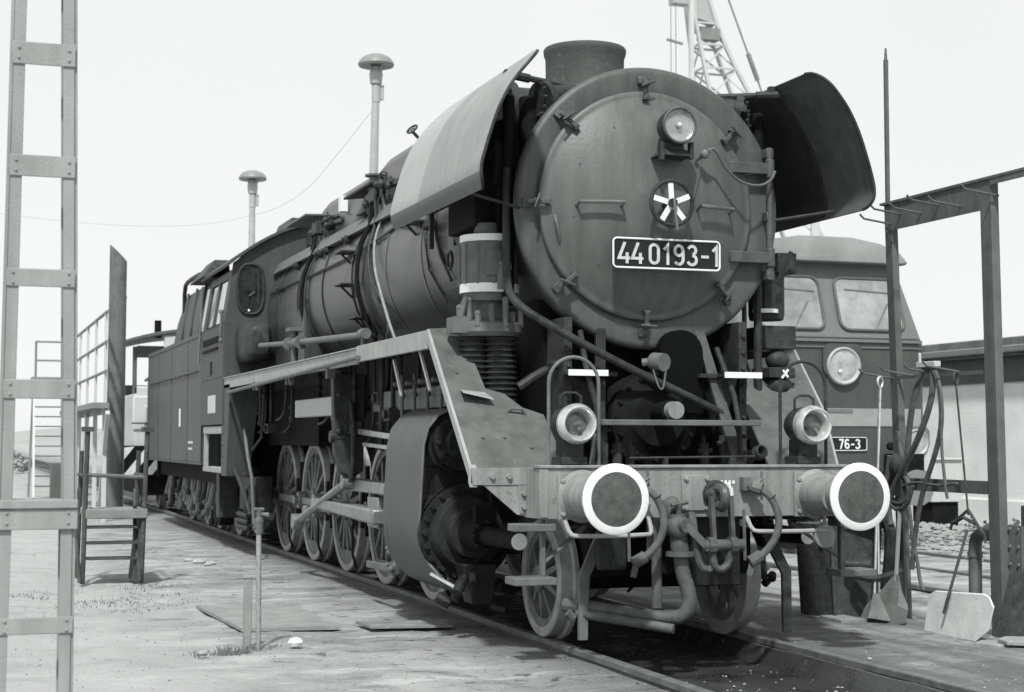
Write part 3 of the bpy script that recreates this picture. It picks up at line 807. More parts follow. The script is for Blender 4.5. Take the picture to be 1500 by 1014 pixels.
for y0, y1 in ((12.3, 12.92), (13.1, 13.62)): mb.hexa([(-1.478, y0, 2.98), (-1.478, y1, 2.98), (-1.470, y1, 2.98), (-1.470, y0, 2.98), (-1.39, y0, 3.54), (-1.39, y1, 3.54), (-1.382, y1, 3.54), (-1.382, y0, 3.54)])
mb.build('side_window', mt_glass, cabo)
mb = MB(); mb.cyl((-1.55, 13.97, 2.5), (-1.50, 13.97, 3.6), .018, n=8); mb.build('cab_handrail', mt_mid, cabo)
mb = MB(); mb.cyl((-1.53, 12.06, 2.72), (-1.53, 12.02, 3.10), .018, n=8)
for z in (2.72, 3.1): mb.ball((-1.53, 12.04, z), .035, 8)
mb.build('cab_handrail', mt_mid, cabo)
mb = MB(); mb.box(-1.53, -1.515, 12.35, 13.7, 2.72, 2.80); mb.box(-1.53, -1.515, 12.35, 13.7, 2.62, 2.66); mb.build('armrest', mt_black, cabo)
mb = MB(); mb.box(-1.522, -1.515, 12.55, 13.2, 1.78, 2.02); mb.build('cab_plate', mt_pale, cabo)
mb = MB(); mb.box(-1.522, -1.515, 12.9, 13.02, 2.30, 2.48); mb.build('cab_latch', mt_black, cabo)
mb = MB()   # steps below the cab
mb.box(-1.5, -1.15, 12.1, 13.75, 1.50, 1.60); mb.box(-1.5, -1.15, 12.1, 13.75, .98, 1.05)
mb.box(-1.49, -1.45, 13.55, 13.75, 1.05, 1.5); mb.box(-1.2, -1.15, 12.1, 13.7, 1.05, 1.5)
mb.build('cab_step', mt_edge, cabo, bev=.006)
mb = MB()
mb.hexa([(-1.5, 11.65, .95), (-1.2, 11.65, .95), (-1.2, 12.10, .95), (-1.5, 12.10, .95), (-1.5, 11.45, 2.14), (-1.1, 11.45, 2.14), (-1.1, 12.10, 2.14), (-1.5, 12.10, 2.14)])
mb.bolts([(-1.5, 11.95, 1.2+.15*i) for i in range(6)], (-1, 0, 0), .018, .015)
mb.build('cab_bracket', mt_cab, cabo, bev=.01)
mb = MB(); mb.box(-1.36, -1.1, 13.15, 13.40, .35, .98); mb.build('cab_leg', mt_part, cabo, bev=.01)
# bulge by the firebox
mb = MB()
bx = []
for y, k in ((11.88, 1.0), (11.25, 1.0), (11.08, .88), (11.0, .6)):
    bx.append([(-1.19+.175*k*math.copysign(abs(math.cos(t))**.55, math.cos(t)), y, 2.67+.26*k*math.copysign(abs(math.sin(t))**.55, math.sin(t))) for t in [2*PI*q/28 for q in range(28)]])
mb.rings(bx)
mb.build('firebox_cover', mt_part, loco, smooth=50)

# --- running boards
for s in (-1, 1):
    mb = MB()
    X = lambda a, b: (min(s*a, s*b), max(s*a, s*b))
    a, b_ = X(1.0, 1.47); mb.box(a, b_, 4.45, 11.9, 2.17, 2.21); mb.box(a, b_, 2.15, 4.44, 2.19, 2.235)
    rb = mb.build('running_board', mt_part, loco, bev=.004)
    mb = MB(); a, b_ = X(1.47, 1.50)
    mb.box(a, b_, 4.46, 11.9, 2.085, 2.215); mb.box(min(a, b_)-.004, b_+.004, 2.16, 4.455, 2.10, 2.24)
    a, b_ = X(1.44, 1.515); mb.box(a, b_, 4.46, 11.9, 2.215, 2.228)
    mb.build('board_edge', mt_edge, rb, bev=.004)
    mb = MB()
    for y in (5.6, 7.6, 9.6): mb.box(*X(1.44, 1.52), y-.03, y+.03, 2.0, 2.10)
    mb.cyl((s*1.53, 4.3, 2.135), (s*1.53, 11.4, 2.02), .022, n=8)
    for k in range(9): mb.cyl((s*1.50, 4.7+.75*k, 2.13-.012*k), (s*1.53, 4.7+.75*k, 2.12-.012*k), .014, n=6)
    mb.build('edge_pipe', mt_mid, rb)
    mb = MB()
    mb.cyl((s*1.33, 4.95, 2.37), (s*1.33, 7.9, 2.47), .034, n=16); mb.cyl((s*1.33, 8.2, 2.48), (s*1.33, 10.2, 2.56), .030, n=16)
    mb.cyl((s*1.33, 7.85, 2.47), (s*1.33, 8.25, 2.48), .055, n=16); mb.cyl((s*1.33, 7.7, 2.46), (s*1.33, 7.75, 2.465), .075, n=16); mb.cyl((s*1.33, 8.35, 2.48), (s*1.33, 8.40, 2.48), .075, n=16)
    mb.cyl((s*1.33, 4.9, 2.24), (s*1.33, 4.9, 2.43), .028, n=10); mb.cyl((s*1.33, 4.82, 2.38), (s*1.33, 4.98, 2.38), .05, n=14); mb.cyl((s*1.33, 8.1, 2.22), (s*1.33, 8.1, 2.62), .04, n=10)
    mb.box(*X(1.25, 1.41), 8.0, 8.2, 2.6, 2.64)
    mb.build('reversing_rod', mt_mid, rb)
    # sloping front apron with its cut-out
    P = lambda x, y, dz=0: (s*x, y, 1.22+(y-.95)*.85+dz)
    ap = [P(1.54, .95), P(1.54-.04, 2.16), P(1.27, 2.18), P(1.255, 2.0), P(1.235, 1.85), P(1.225, 1.62), P(1.10, 1.58), P(1.0, 1.46), P(.86, 1.40), P(.84, .95)]
    if s > 0: ap = [P(1.25, .95), P(1.42, 1.45), P(1.50, 2.16), P(1.27, 2.18), P(1.255, 2.0), P(1.12, 1.80), P(.80, 1.78), P(.70, .95)]
    mb = MB(); mb.extr(ap, (0, .010, -.012)); mb.bolts([P(1.40, 1.75, .002), P(1.38, 1.2, .002), P(1.22, 1.2, .002), P(1.05, 1.12, .002), P(1.30, 1.5, .002)] if s < 0 else [P(1.1, 1.4, .002), P(1.3, 1.7, .002)], (0, -.65, .76), .014, .012)
    apo = mb.build('sloping_apron', mt_slope, loco)
    mb = MB()
    if s < 0: mb.hexa([P(1.555, .93, -.10), P(1.50, .93, -.10), P(1.50, .97, -.10), P(1.555, .97, -.10), P(1.555, .93, .02), P(1.50, .93, .02), P(1.50, .97, .02), P(1.555, .97, .02)])
    if s < 0: mb.bar(P(1.54, .95, -.03), P(1.505, 2.16, -.03), .022, .07)
    else: mb.tube([P(1.25, .95), P(1.42, 1.45), P(1.50, 2.16)], .012, 6)
    mb.build('apron_edge', mt_edge, apo, bev=.003)
    mb = MB()
    if s < 0:
        mb.tube([P(1.12, 1.42, .0), P(1.10, 1.40, .04), P(1.03, 1.39, .045), P(1.0, 1.40, .0)], .011, 6)
        mb.build('apron_fitting', mt_mid, apo); mb = MB()
        mb.hexa([P(1.42, 1.60, .0), P(1.24, 1.58, .0), P(1.24, 1.585, .004), P(1.42, 1.605, .004), P(1.44, 1.46, .10), P(1.22, 1.44, .07), P(1.22, 1.444, .074), P(1.44, 1.464, .104)])
    if s < 0: mb.build('bent_flap', mt_edge, apo)  # pale material puts the sunlit look of the flap into its colour
    # wing plate and gusset at the corner
    if s > 0: continue
    mb = MB(); yw = .93
    mb.extr([(s*1.545, yw, 1.225), (s*1.12, yw, 1.225), (s*1.12, yw, .90), (s*1.22, yw, .92), (s*1.46, yw, 1.12), (s*1.545, yw, 1.13)], (0, .012, 0))
    mb.extr([(s*1.55, yw-.008, 1.235), (s*1.12, yw-.008, 1.235), (s*1.12, yw-.008, 1.12), (s*1.535, yw-.008, 1.12)], (0, .008, 0))
    mb.bolts([(s*1.40, yw-.008, 1.175), (s*1.28, yw-.008, 1.175)], (0, -1, 0), .024, .022)
    mb.extr([(s*1.215, yw-.008, 1.115), (s*1.13, yw-.008, 1.115), (s*1.13, yw-.008, .91), (s*1.2, yw-.008, .93)], (0, .008, 0))
    mb.bolts([(s*1.175, yw-.008, 1.06), (s*1.175, yw-.008, .97)], (0, -1, 0), .022, .022)
    mb.build('corner_gusset', mt_beam, loco)

# --- buffer beam
mb = MB()
mb.box(-1.16, 1.16, .62, .655, .90, 1.235); mb.box(-1.16, -1.11, .655, .95, .90, 1.235); mb.box(1.11, 1.16, .655, .95, .90, 1.235)
mb.box(-1.17, 1.17, .605, .75, 1.235, 1.255)
mb.box(-1.13, 1.13, .66, .95, 1.20, 1.232)
for s in (-1, 1):
    mb.box(s*.875-.17, s*.875+.17, .60, .62, .895, 1.205)
    mb.bolts([(s*.875+dx, .60, 1.05+dz) for dx in (-.135, .135) for dz in (-.12, -.02, .1)], (0, -1, 0), .020, .02)
    mb.box(s*1.14-.03, s*1.14+.03, .612, .62, .91, 1.23)
mb.box(-.15, .06, .603, .62, .945, 1.185)
mb.bolts([(x, .603, z) for x in (-.12, .035) for z in (.96, 1.16)], (0, -1, 0), .020, .018)
beam = mb.build('buffer_beam', mt_beam, loco, bev=.004)
mb = MB()      # small worn painted marks on the beam
for i, x in enumerate((.115, .145, .175, .205, .235)): mb.box(x, x+.018, .616, .6195, 1.125-.005*(i % 2), 1.148)
for x in (.155, .195, .225): mb.box(x, x+.013, .616, .6195, 1.07, 1.097)
mb.build('beam_marking', mt_white, beam)
for s in (-1, 1):
    mb = MB(); c = (s*.875, 0, 1.05)
    mb.lathe(c, (0, 1, 0), [(.03, 0), (.03, .13), (.30, .105), (.30, .128), (.36, .135), (.58, .15), (.60, .175), (.602, .175), (.602, 0)], 40)
    bf = mb.build('buffer', mt_beam, loco, smooth=40)
    mb = MB(); mb.lathe(c, (0, 1, 0), [(-.012, 0), (-.008, .10), (.002, .172)], 56)
    mb.build('buffer_face', mt_buffer, bf)
    mb = MB(); mb.lathe(c, (0, 1, 0), [(.003, .172), (.006, .215), (.012, .2245), (.022, .2255), (.035, .22), (.04, .13)], 56)
    mb.build('buffer_rim', mt_white, bf)

# --- front footplate things
for s in (-1, 1):
    mb = MB(); x = .865*s-.025; hy = .72
    pts = [(x-.18, hy, 1.24), (x-.18, hy, 1.78)]+[(x+.18*math.cos(a), hy, 1.80+.18*math.sin(a)) for a in [PI-PI*i/14 for i in range(15)]]+[(x+.18, hy, 1.78), (x+.18, hy, 1.24)]
    mb.tube(pts, .0125, 8); mb.build('lamp_guard', mt_mid if s < 0 else mt_part, loco)
    lx, lz = (-.905, 1.53) if s < 0 else (.86, 1.53)
    mb = MB(); c = (lx, .60, lz)
    mb.lathe(c, (0, 1, 0), [(.03, .085), (.05, .125), (.07, .128), (.13, .13), (.20, .125), (.26, .10), (.28, .06), (.28, 0)], 36)
    mb.box(lx-.07, lx+.07, .68, .84, 1.30, 1.43); mb.box(lx-.09, lx+.09, .66, .86, 1.26, 1.31); mb.box(lx-.11, lx-.06, .70, .80, 1.235, 1.27); mb.box(lx+.05, lx+.09, .70, .80, 1.235, 1.28)
    mb.tube([(lx-.075, .74, lz+.11), (lx-.075, .74, lz+.21), (lx+.075, .74, lz+.21), (lx+.075, .74, lz+.11)], .010, 6, smooth=1)
    lp = mb.build('headlamp', mt_part, loco, bev=.003)
    mb = MB(); mb.lathe(c, (0, 1, 0), [(.045, .075), (.0, .088), (-.035, .102), (-.045, .112), (-.03, .125), (0, .130), (.012, .137), (.025, .137), (.035, .128), (.07, .1295)], 40)
    mb.build('lamp_rim', mt_bright, lp)
    mb = MB(); mb.lathe(c, (0, 1, 0), [(.012, 0), (.022, .05), (.04, .084)], 28); mb.ball((lx+.015, .612, lz-.035), .022, 8); mb.build('lamp_lens', mt_lensdk, lp)
mb = MB(); mb.bar((.665, .70, 1.86), (.715, .70, 1.92), .014, .01, (0, 1, 0)); mb.bar((.71, .695, 1.865), (.672, .695, 1.915), .014, .01, (0, 1, 0)); mb.build('white_tag', mt_white, loco)
# cross plank and white step edges
mb = MB(); mb.box(-.60, .62, .93, 1.12, 1.525, 1.565); mb.bar((-.60, 1.15, 1.22), (-.58, 1.05, 1.535), .03, .03); mb.build('cross_plank', mt_mid, loco, bev=.005)
for x0 in (-.76, .45):
    mb = MB(); mb.box(x0, x0+.30, 1.17, 1.36, 1.885, 1.905); mb.box(x0-.13 if x0 > 0 else x0+.30, x0 if x0 > 0 else x0+.43, 1.30, 1.36, 1.88, 1.91)
    so_ = mb.build('footstep', mt_part, loco)
    mb = MB(); mb.box(x0, x0+.30, 1.16, 1.17, 1.875, 1.918); mb.build('step_edge', mt_white, so_)
# saddle, frames and what lies in the dark between them
mb = MB()
mb.hexa([(-.62, 1.75, 1.2), (.62, 1.75, 1.2), (.62, 3.3, 1.2), (-.62, 3.3, 1.2), (-.78, 1.75, 2.45), (.78, 1.75, 2.45), (.78, 3.3, 2.45), (-.78, 3.3, 2.45)])
mb.box(-.52, .52, 1.15, 12.9, .75, 1.24); mb.box(-.98, .98, 2.35, 3.7, .55, 2.1); mb.box(-.55, .55, 3.6, 11.8, .9, 2.3); mb.box(-.95, .95, 8.6, 13.0, 1.35, 2.2)
mb.box(-1.0, 1.0, 12.0, 13.9, .75, 1.7)
frame = mb.build('main_frame', mt_black, loco, bev=.01)
mb = MB()
for x in (-.56, .56):
    q = 1 if x > 0 else -1; mb = MB()
    mb.hexa([(q*.50, 1.12, 1.24), (q*.60, 1.12, 1.24), (q*.60, 1.16, 1.24), (q*.50, 1.16, 1.24), (q*.34, 1.50, 2.35), (q*.41, 1.50, 2.35), (q*.41, 1.54, 2.35), (q*.34, 1.54, 2.35)])
    mb.build('frame_stay', mt_fit if q > 0 else mt_frame, loco, bev=.004)
mb = MB(); mb.tube([(-1.06, 1.64, 3.4), (-1.07, 1.62, 2.9), (-1.08, 1.58, 2.56), (-1.08, 1.48, 2.44), (-1.02, 1.32, 2.33), (-.75, 1.26, 2.17), (-.3, 1.24, 1.95), (.15, 1.24, 1.76), (.50, 1.28, 1.61)], .030, 10, smooth=2)
mb.tube([(-1.02, 1.48, 1.80), (-.92, 1.46, 1.87), (-.72, 1.52, 1.97)], .032, 8)
mb.build('steam_pipe', mt_part, loco)
mb = MB()
mb.lathe((.0, 0, 1.58), (0, 1, 0), [(1.32, 0), (1.32, .20), (1.36, .24), (1.40, .34), (1.46, .345), (1.75, .33)], 40)
mb.bolts([(.30*math.cos(a), 1.40, 1.58+.30*math.sin(a)) for a in [2*PI*q/16 for q in range(16)]], (0, -1, 0), .022, .035)
mb.cyl((0, 1.12, 1.635), (0, 1.34, 1.62), .075, n=20)
mb.build('inner_cylinder_cover', mt_black, loco)  # near-black colour stands in for the shade of the recess
mb = MB(); mb.box(-.72, -.66, 1.35, 1.72, 1.26, 2.3); mb.bolts([(-.69, 1.35, 1.35+.12*q) for q in range(8)], (0, -1, 0), .02, .02); mb.build('saddle_bracket', mt_part, loco, bev=.006)
mb = MB(); mb.box(.66, .72, 1.35, 1.72, 1.26, 2.3); mb.bolts([(.69, 1.35, 1.35+.12*q) for q in range(8)], (0, -1, 0), .02, .02); mb.build('saddle_bracket', mt_part, loco, bev=.006)
for k, (x_, z_) in enumerate(((-.55, 1.45), (-.42, 1.30), (-.30, 1.28), (.30, 1.30), (.48, 1.36))):
    mb = MB(); mb.cyl((x_, 1.05+.05*k, z_-.06), (x_, 1.05+.05*k, z_+.10), .035, n=10); mb.cyl((x_-.05, 1.05+.05*k, z_+.04), (x_+.06, 1.05+.05*k, z_+.05), .018, n=8); mb.cyl((x_, 1.05+.05*k, z_+.1), (x_, 1.05+.05*k, z_+.15), .012, n=6); mb.box(x_-.03, x_+.03, 1.02+.05*k, 1.08+.05*k, 1.23, z_-.05)
    mb.build('oil_fitting', mt_part, loco)
mb = MB(); mb.tube([(-.62, 1.30, 2.2), (-.60, 1.22, 1.9), (-.52, 1.18, 1.6), (-.50, 1.15, 1.3)], .022, 8, smooth=1); mb.build('drain_pipe', mt_part, loco)
mb = MB(); mb.tube([(.46, 1.32, 2.1), (.50, 1.24, 1.9), (.55, 1.18, 1.7), (.56, 1.12, 1.3)], .020, 8, smooth=1); mb.build('drain_pipe', mt_part, loco)
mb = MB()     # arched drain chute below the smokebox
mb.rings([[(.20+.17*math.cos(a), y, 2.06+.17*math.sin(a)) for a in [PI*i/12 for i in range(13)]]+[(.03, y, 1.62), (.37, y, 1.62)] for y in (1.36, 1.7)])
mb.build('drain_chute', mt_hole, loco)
mb = MB(); mb.cyl((.0, 1.02, 1.635), (.0, 1.10, 1.635), .062, n=24); mb.box(-.03, .03, 1.1, 1.4, 1.55, 1.63); mb.build('round_cap', mt_beam, loco)
mb = MB(); mb.cyl((-.06, 1.28, 1.99), (-.02, 1.18, 1.98), .065, n=16); mb.cyl((-.14, 1.3, 1.98), (-.05, 1.25, 1.99), .03, n=8); mb.tube([(-.09, 1.22, 1.93), (-.06, 1.2, 1.80), (-.02, 1.2, 1.78), (.0, 1.2, 1.92)], .007, 5, smooth=2); mb.build('smokebox_valve', mt_mid, loco)
mb = MB(); mb.cyl((-.45, .80, 1.30), (.50, .80, 1.31), .009, n=6); mb.box(-.2, -.17, .78, .82, 1.25, 1.305); mb.box(.30, .34, .78, .82, 1.25, 1.305); mb.build('deck_rod', mt_part, loco)
mb = MB(); mb.lathe((.62, .98, 1.33), (.15, -1, .35), [(0, .03), (.0, .055), (.05, .05), (.055, .038), (.0, .02)], 20); mb.build('pipe_mouth', mt_part, loco)

# --- pumps beside the smokebox (left: air pump; right: feed pump group)
mb = MB(); px, py = -1.10, 1.92
mb.lathe((px, py, 0), (0, 0, 1), [(2.44, 0), (2.44, .18), (2.50, .195), (2.53, .215), (2.90, .215), (2.93, .20), (2.95, .12), (3.02, .10), (3.02, 0)], 36)
mb.box(px-.10, px+.02, py-.235, py-.205, 2.62, 2.80); mb.cyl((px+.03, py-.23, 2.52), (px+.03, py-.23, 2.72), .045, n=12); mb.cyl((px+.03, py-.25, 2.68), (px+.03, py-.18, 2.68), .06, n=12)
for a in (-100, -130, -160, -190): mb.bar((px+.218*math.cos(R(a)), py+.218*math.sin(R(a)), 2.56), (px+.218*math.cos(R(a)), py+.218*math.sin(R(a)), 2.86), .02, .012)
pump = mb.build('air_pump', mt_mid, loco)
for z0, z1 in ((2.50, 2.565), (2.875, 2.925)):
    mb = MB(); mb.lathe((px, py, 0), (0, 0, 1), [(z0, .212), (z0, .221), (z1, .221), (z1, .212)], 36); mb.build('white_band', mt_white, pump)
mb = MB()
mb.lathe((px, py, 0), (0, 0, 1), [(2.18, 0), (2.18, .22), (2.21, .245), (2.27, .245), (2.29, .20), (2.31, .12), (2.44, .12), (2.44, 0)], 28)
for k in range(14):
    a = 2*PI*k/14; r_ = .20+.03*(k % 2); x, y = px+r_*math.cos(a), py+r_*math.sin(a)
    mb.cyl((x, y, 2.25), (x, y, 2.34+.05*(k % 3)), .024, n=8); mb.ball((x, y, 2.34+.05*(k % 3)), .028, 7)
mb.box(px-.30, px-.18, py-.12, py+.1, 2.2, 2.32); mb.cyl((px-.25, py-.1, 2.3), (px-.22, py-.12, 2.46), .02, n=8)
mb.build('pump_valves', mt_mid, pump)
mb = MB()
for cx, cy, rr in ((px-.11, py+.03, .115), (px+.07, py-.05, .125)):
    pr = [(1.60, 0), (1.60, .07), (1.64, .07)]
    for k in range(13): z = 1.66+.041*k; pr += [(z, rr*.80), (z+.004, rr), (z+.018, rr), (z+.022, rr*.80)]
    pr += [(2.2, rr*.8), (2.2, 0)]
    mb.lathe((cx, cy, 0), (0, 0, 1), pr, 28)
mb.build('pump_cylinder', mt_part, pump, smooth=25)
mb = MB(); mb.cyl((px+.06, py-.06, 1.56), (px+.06, py-.06, 1.62), .08, n=16); mb.build('pump_foot', mt_edge, pump)
mb = MB(); qx, qy = 1.12, 1.80
mb.lathe((qx, qy, 0), (0, 0, 1), [(2.35, 0), (2.35, .13), (2.40, .14), (2.78, .14), (2.82, .10), (2.82, 0)], 24)
mb.box(1.02, 1.28, 1.62, 1.95, 2.12, 2.30); mb.cyl((1.15, 1.7, 2.08), (1.15, 1.7, 1.62), .06, n=14)
for z in (1.84, 2.04): mb.ball((1.15, 1.68, z), .10, 12, (1, .8, .8))
mb.box(1.04, 1.26, 1.6, 1.9, 1.90, 1.98); mb.cyl((.86, 1.66, 1.6), (.90, 1.74, 3.0), .02, n=8); mb.cyl((.97, 1.66, 1.7), (1.0, 1.7, 2.95), .035, n=8)
mb.box(1.12, 1.28, 1.6, 1.8, 2.70, 2.86); mb.bar((1.1, 1.58, 2.62), (1.18, 1.5, 2.86), .04, .03)
fp = mb.build('feed_pump', mt_part, loco, bev=.008)
mb = MB(); mb.lathe((qx, qy, 0), (0, 0, 1), [(2.76, .137), (2.76, .146), (2.79, .146), (2.79, .137)], 24); mb.build('white_band', mt_white, fp)
mb = MB(); mb.lathe((1.07, 1.72, 0), (0, 0, 1), [(2.40, .05), (2.40, .10), (2.43, .10), (2.44, 0)], 18); mb.build('white_cap', mt_white, fp)

# --- cylinders
for s in (-1, 1):
    mb = MB()
    vx, vz = s*1.17, 1.40
    mb.cyl((vx, 2.50, vz), (vx, 3.60, vz), .235, n=40)
    mb.cyl((vx, 2.40, vz), (vx, 2.50, vz), .205, n=40); mb.cyl((vx, 2.28, vz), (vx, 2.41, vz), .13, n=28); mb.cyl((vx, 2.1, vz), (vx, 2.3, vz), .05, n=16)
    mb.bolts([(vx+.175*math.cos(a), 2.40, vz+.175*math.sin(a)) for a in [2*PI*i/10 for i in range(10)]], (0, -1, 0), .02, .03)
    mb.bar((vx-.05*s, 2.30, vz+.06), (vx+.05*s, 2.15, vz-.02), .02, .03)
    mb.hexa([(s*.9, 2.55, .7), (s*1.36, 2.55, .7), (s*1.36, 3.55, .7), (s*.9, 3.55, .7), (s*.9, 2.55, 1.4), (s*1.3, 2.55, 1.4), (s*1.3, 3.55, 1.4), (s*.9, 3.55, 1.4)])
    cy = mb.build('cylinder', mt_frame, loco, smooth=40)
    mb = MB(); cx_, cz_ = s*1.12, .72
    mb.lathe((cx_, 0, cz_), (0, 1, 0), [(2.44, .36), (2.40, .37), (2.40, .30), (2.36, .28), (2.30, .26), (2.30, .20), (2.2, .18), (2.2, 0)], 44)
    mb.bolts([(cx_+.335*math.cos(a), 2.40, cz_+.335*math.sin(a)) for a in [2*PI*i/20 for i in range(20)]], (0, -1, 0), .026, .035)
    mb.lathe((cx_, 0, cz_), (0, 1, 0), [(2.44, .37), (2.6, .35), (3.4, .35), (3.45, .36), (3.5, 0)], 44)
    mb.build('cylinder_cover', mt_frame, cy, smooth=40)  # dark colour stands in for recess shade inside the cladding
    # cladding sheet, open at the front
    key = [(.98, 1.55), (1.03, 1.62), (1.12, 1.665), (1.22, 1.66), (1.33, 1.61), (1.41, 1.51), (1.445, 1.38), (1.455, 1.2), (1.465, 1.0), (1.475, .8), (1.465, .66), (1.43, .52), (1.36, .40), (1.26, .31), (1.14, .255), (1.0, .23)]
    rows = []
    for i, (a, z) in enumerate(key):
        yf_ = 2.46 if z > .5 else 2.30
        rows.append([(s*a, yf_+(3.56-yf_)*k/6, z) for k in range(7)])
    mb = MB(); mb.sheet(rows, .008*(-s)); mb.build('cylinder_cladding', mt_boiler if s > 0 else M('grey_cladding', .088, .5, var=.25, scale=4, bump=.12, streak=.6, spots=.2, spotv=.05), cy, smooth=60)
    mb = MB(); mb.tube([(r_[0][0], r_[0][1], r_[0][2]) for r_ in rows], .010, 6)
    mb.build('cladding_bead', mt_mid, cy)
    mb = MB(); mb.tube([(r_[2][0], r_[2][1], r_[2][2]) for r_ in rows], .007, 5); mb.build('cladding_bead', mt_part, cy)
    mb = MB(); mb.bar((s*1.22, 2.20, .30), (s*1.42, 2.34, .42), .03, .02); mb.build('drain_lever', mt_bright, cy)
    # piston tail rod casing with a pale disc
    mb = MB(); mb.lathe((cx_, 0, cz_), (0, 1, 0), [(1.17, 0), (1.17, .058), (1.9, .068), (1.9, .11), (2.22, .13), (2.22, 0)], 28)
    mb.bolts([(cx_+.10*math.cos(a), 1.9, cz_+.10*math.sin(a)) for a in [2*PI*i/8 for i in range(8)]], (0, -1, 0), .022, .04)
    mb.box(cx_-.08, cx_+.08, 1.92, 2.0, cz_+.08, cz_+.22); mb.cyl((cx_-.05*s, 1.95, cz_+.2), (cx_-.05*s, 1.95, 1.16), .018, n=6)
    tr_ = mb.build('tail_rod_casing', mt_black, loco)
    mb = MB(); mb.lathe((cx_, 0, cz_), (0, 1, 0), [(1.163, 0), (1.165, .056), (1.17, .058)], 28); mb.build('pale_disc', mt_white, tr_)
    # lumps of the drain gear in front of the cylinder
    mb = MB()
    for k in range(16):
        a_ = Vector((s*random.uniform(1.0, 1.3), random.uniform(1.95, 2.3), random.uniform(.16, .6)))
        if k % 2: mb.cyl(a_, a_+Vector((random.uniform(-.1, .1), random.uniform(-.1, .1), random.uniform(-.12, .12))), random.uniform(.02, .05), n=8)
    mb.hexa([(s*1.0, 2.12, .20), (s*1.16, 2.12, .20), (s*1.16, 2.33, .20), (s*1.0, 2.33, .20), (s*.98, 2.10, .50), (s*1.24, 2.10, .50), (s*1.24, 2.35, .50), (s*.98, 2.35, .50)])
    mb.build('drain_cocks', mt_frame, cy, bev=.02)

# --- wheels
def wheel_mesh(r, spokes, hub, cw, name, rimw=.055):
    mb = MB()
    # axis +x outward, outer face at x=0, tread runs inwards
    mb.lathe((0, 0, 0), (1, 0, 0), [(-.10, r-.075), (-.005, r-.075), (0, r-.07), (.0, r-.012), (-.008, r-.002), (-.09, r+.003), (-.105, r+.026), (-.135, r+.028), (-.14, r-.07), (-.10, r-.075)], 72)
    mb.mi = 1
    ri = r-.075
    mb.lathe((0, 0, 0), (1, 0, 0), [(-.09, ri+.002), (-.09, ri-rimw), (-.02, ri-rimw), (-.02, ri+.002)], 64)
    mb.lathe((0, 0, 0), (1, 0, 0), [(-.12, 0), (-.12, hub), (.015, hub), (.03, hub*.85), (.03, hub*.5), (.02, 0)], 32)
    for k in range(spokes):
        a = 2*PI*(k+.5)/spokes; d = Vector((0, math.cos(a), math.sin(a))); t = Vector((0, -math.sin(a), math.cos(a))); u = Vector((1, 0, 0))
        p0, p1 = d*hub*.9, d*(ri-rimw*.5)
        w0, w1 = hub*.26, hub*.16
        mb.hexa([p0-t*w0-u*.09, p0+t*w0-u*.09, p1+t*w1-u*.075, p1-t*w1-u*.075, p0-t*w0-u*.0, p0+t*w0-u*.0, p1+t*w1-u*.03, p1-t*w1-u*.03])
    if cw:
        pts = [(-.015, (ri-.01)*math.cos(a), (ri-.01)*math.sin(a)) for a in [R(-130+80*i/16) for i in range(17)]]
        mb.extr(pts, (-.06, 0, 0))
    bmesh.ops.recalc_face_normals(mb.bm, faces=mb.bm.faces[:])
    me = bpy.data.meshes.new(name); mb.bm.to_mesh(me); mb.bm.free()
    me.materials.append(mt_tyre); me.materials.append(mt_wheel)
    me.polygons.foreach_set('use_smooth', [True]*len(me.polygons)); me.set_sharp_from_angle(angle=R(35))
    return me
YL = 1.68
me_d = wheel_mesh(.7, 14, .15, True, 'driving_wheel'); me_l = wheel_mesh(.425, 9, .10, False, 'leading_wheel')
def put_wheel(me, name, x, y, r, parent, rot=0):
    o = bpy.data.objects.new(name, me); COL.objects.link(o); o.parent = parent
    wl = Vector((x, y, r)); o.location = wl-WLOC[parent.name]
    o.rotation_euler = (rot, 0, 0) if x > 0 else (-rot, 0, PI)
    WLOC[o.name] = wl
    return o
drv = [YL+2.85+1.7*k for k in range(5)]
for s in (-1, 1):
    put_wheel(me_l, 'leading_wheel', s*.785, YL, .425, loco)
    for k, y in enumerate(drv): put_wheel(me_d, 'driving_wheel', s*.785, y, .70, loco, rot=0)
    # brake shoes and hangers
    for k, y in enumerate(drv):
        mb = MB(); yb_ = y-.76
        mb.bar((s*.74, yb_-.02, 1.15), (s*.74, yb_-.03, .42), .05, .05, (1, 0, 0)); mb.hexa([(s*.68, yb_, .5), (s*.8, yb_, .5), (s*.8, yb_+.07, .5), (s*.68, yb_+.07, .5), (s*.68, yb_-.03, .95), (s*.8, yb_-.03, .95), (s*.8, yb_+.05, .95), (s*.68, yb_+.05, .95)])
        mb.tube([(s*.90, yb_-.05, .55), (s*.90, yb_-.06, .25), (s*.82, yb_+.1, .09)], .016, 6)
        mb.build('brake_shoe', mt_frame, loco, bev=.006)
for y in [YL]+drv:
    ax = MB(); ax.cyl((-.8, y, .425 if y == YL else .70), (.8, y, .425 if y == YL else .70), .09, n=16)
    ax.build('axle', mt_black, loco)
ax = MB(); ax.box(-.62, .62, 1.1, 2.6, .47, .80); ax.box(-.2, .3, .85, 1.15, .50, .84); ax.build('leading_truck', mt_black, loco, bev=.01)
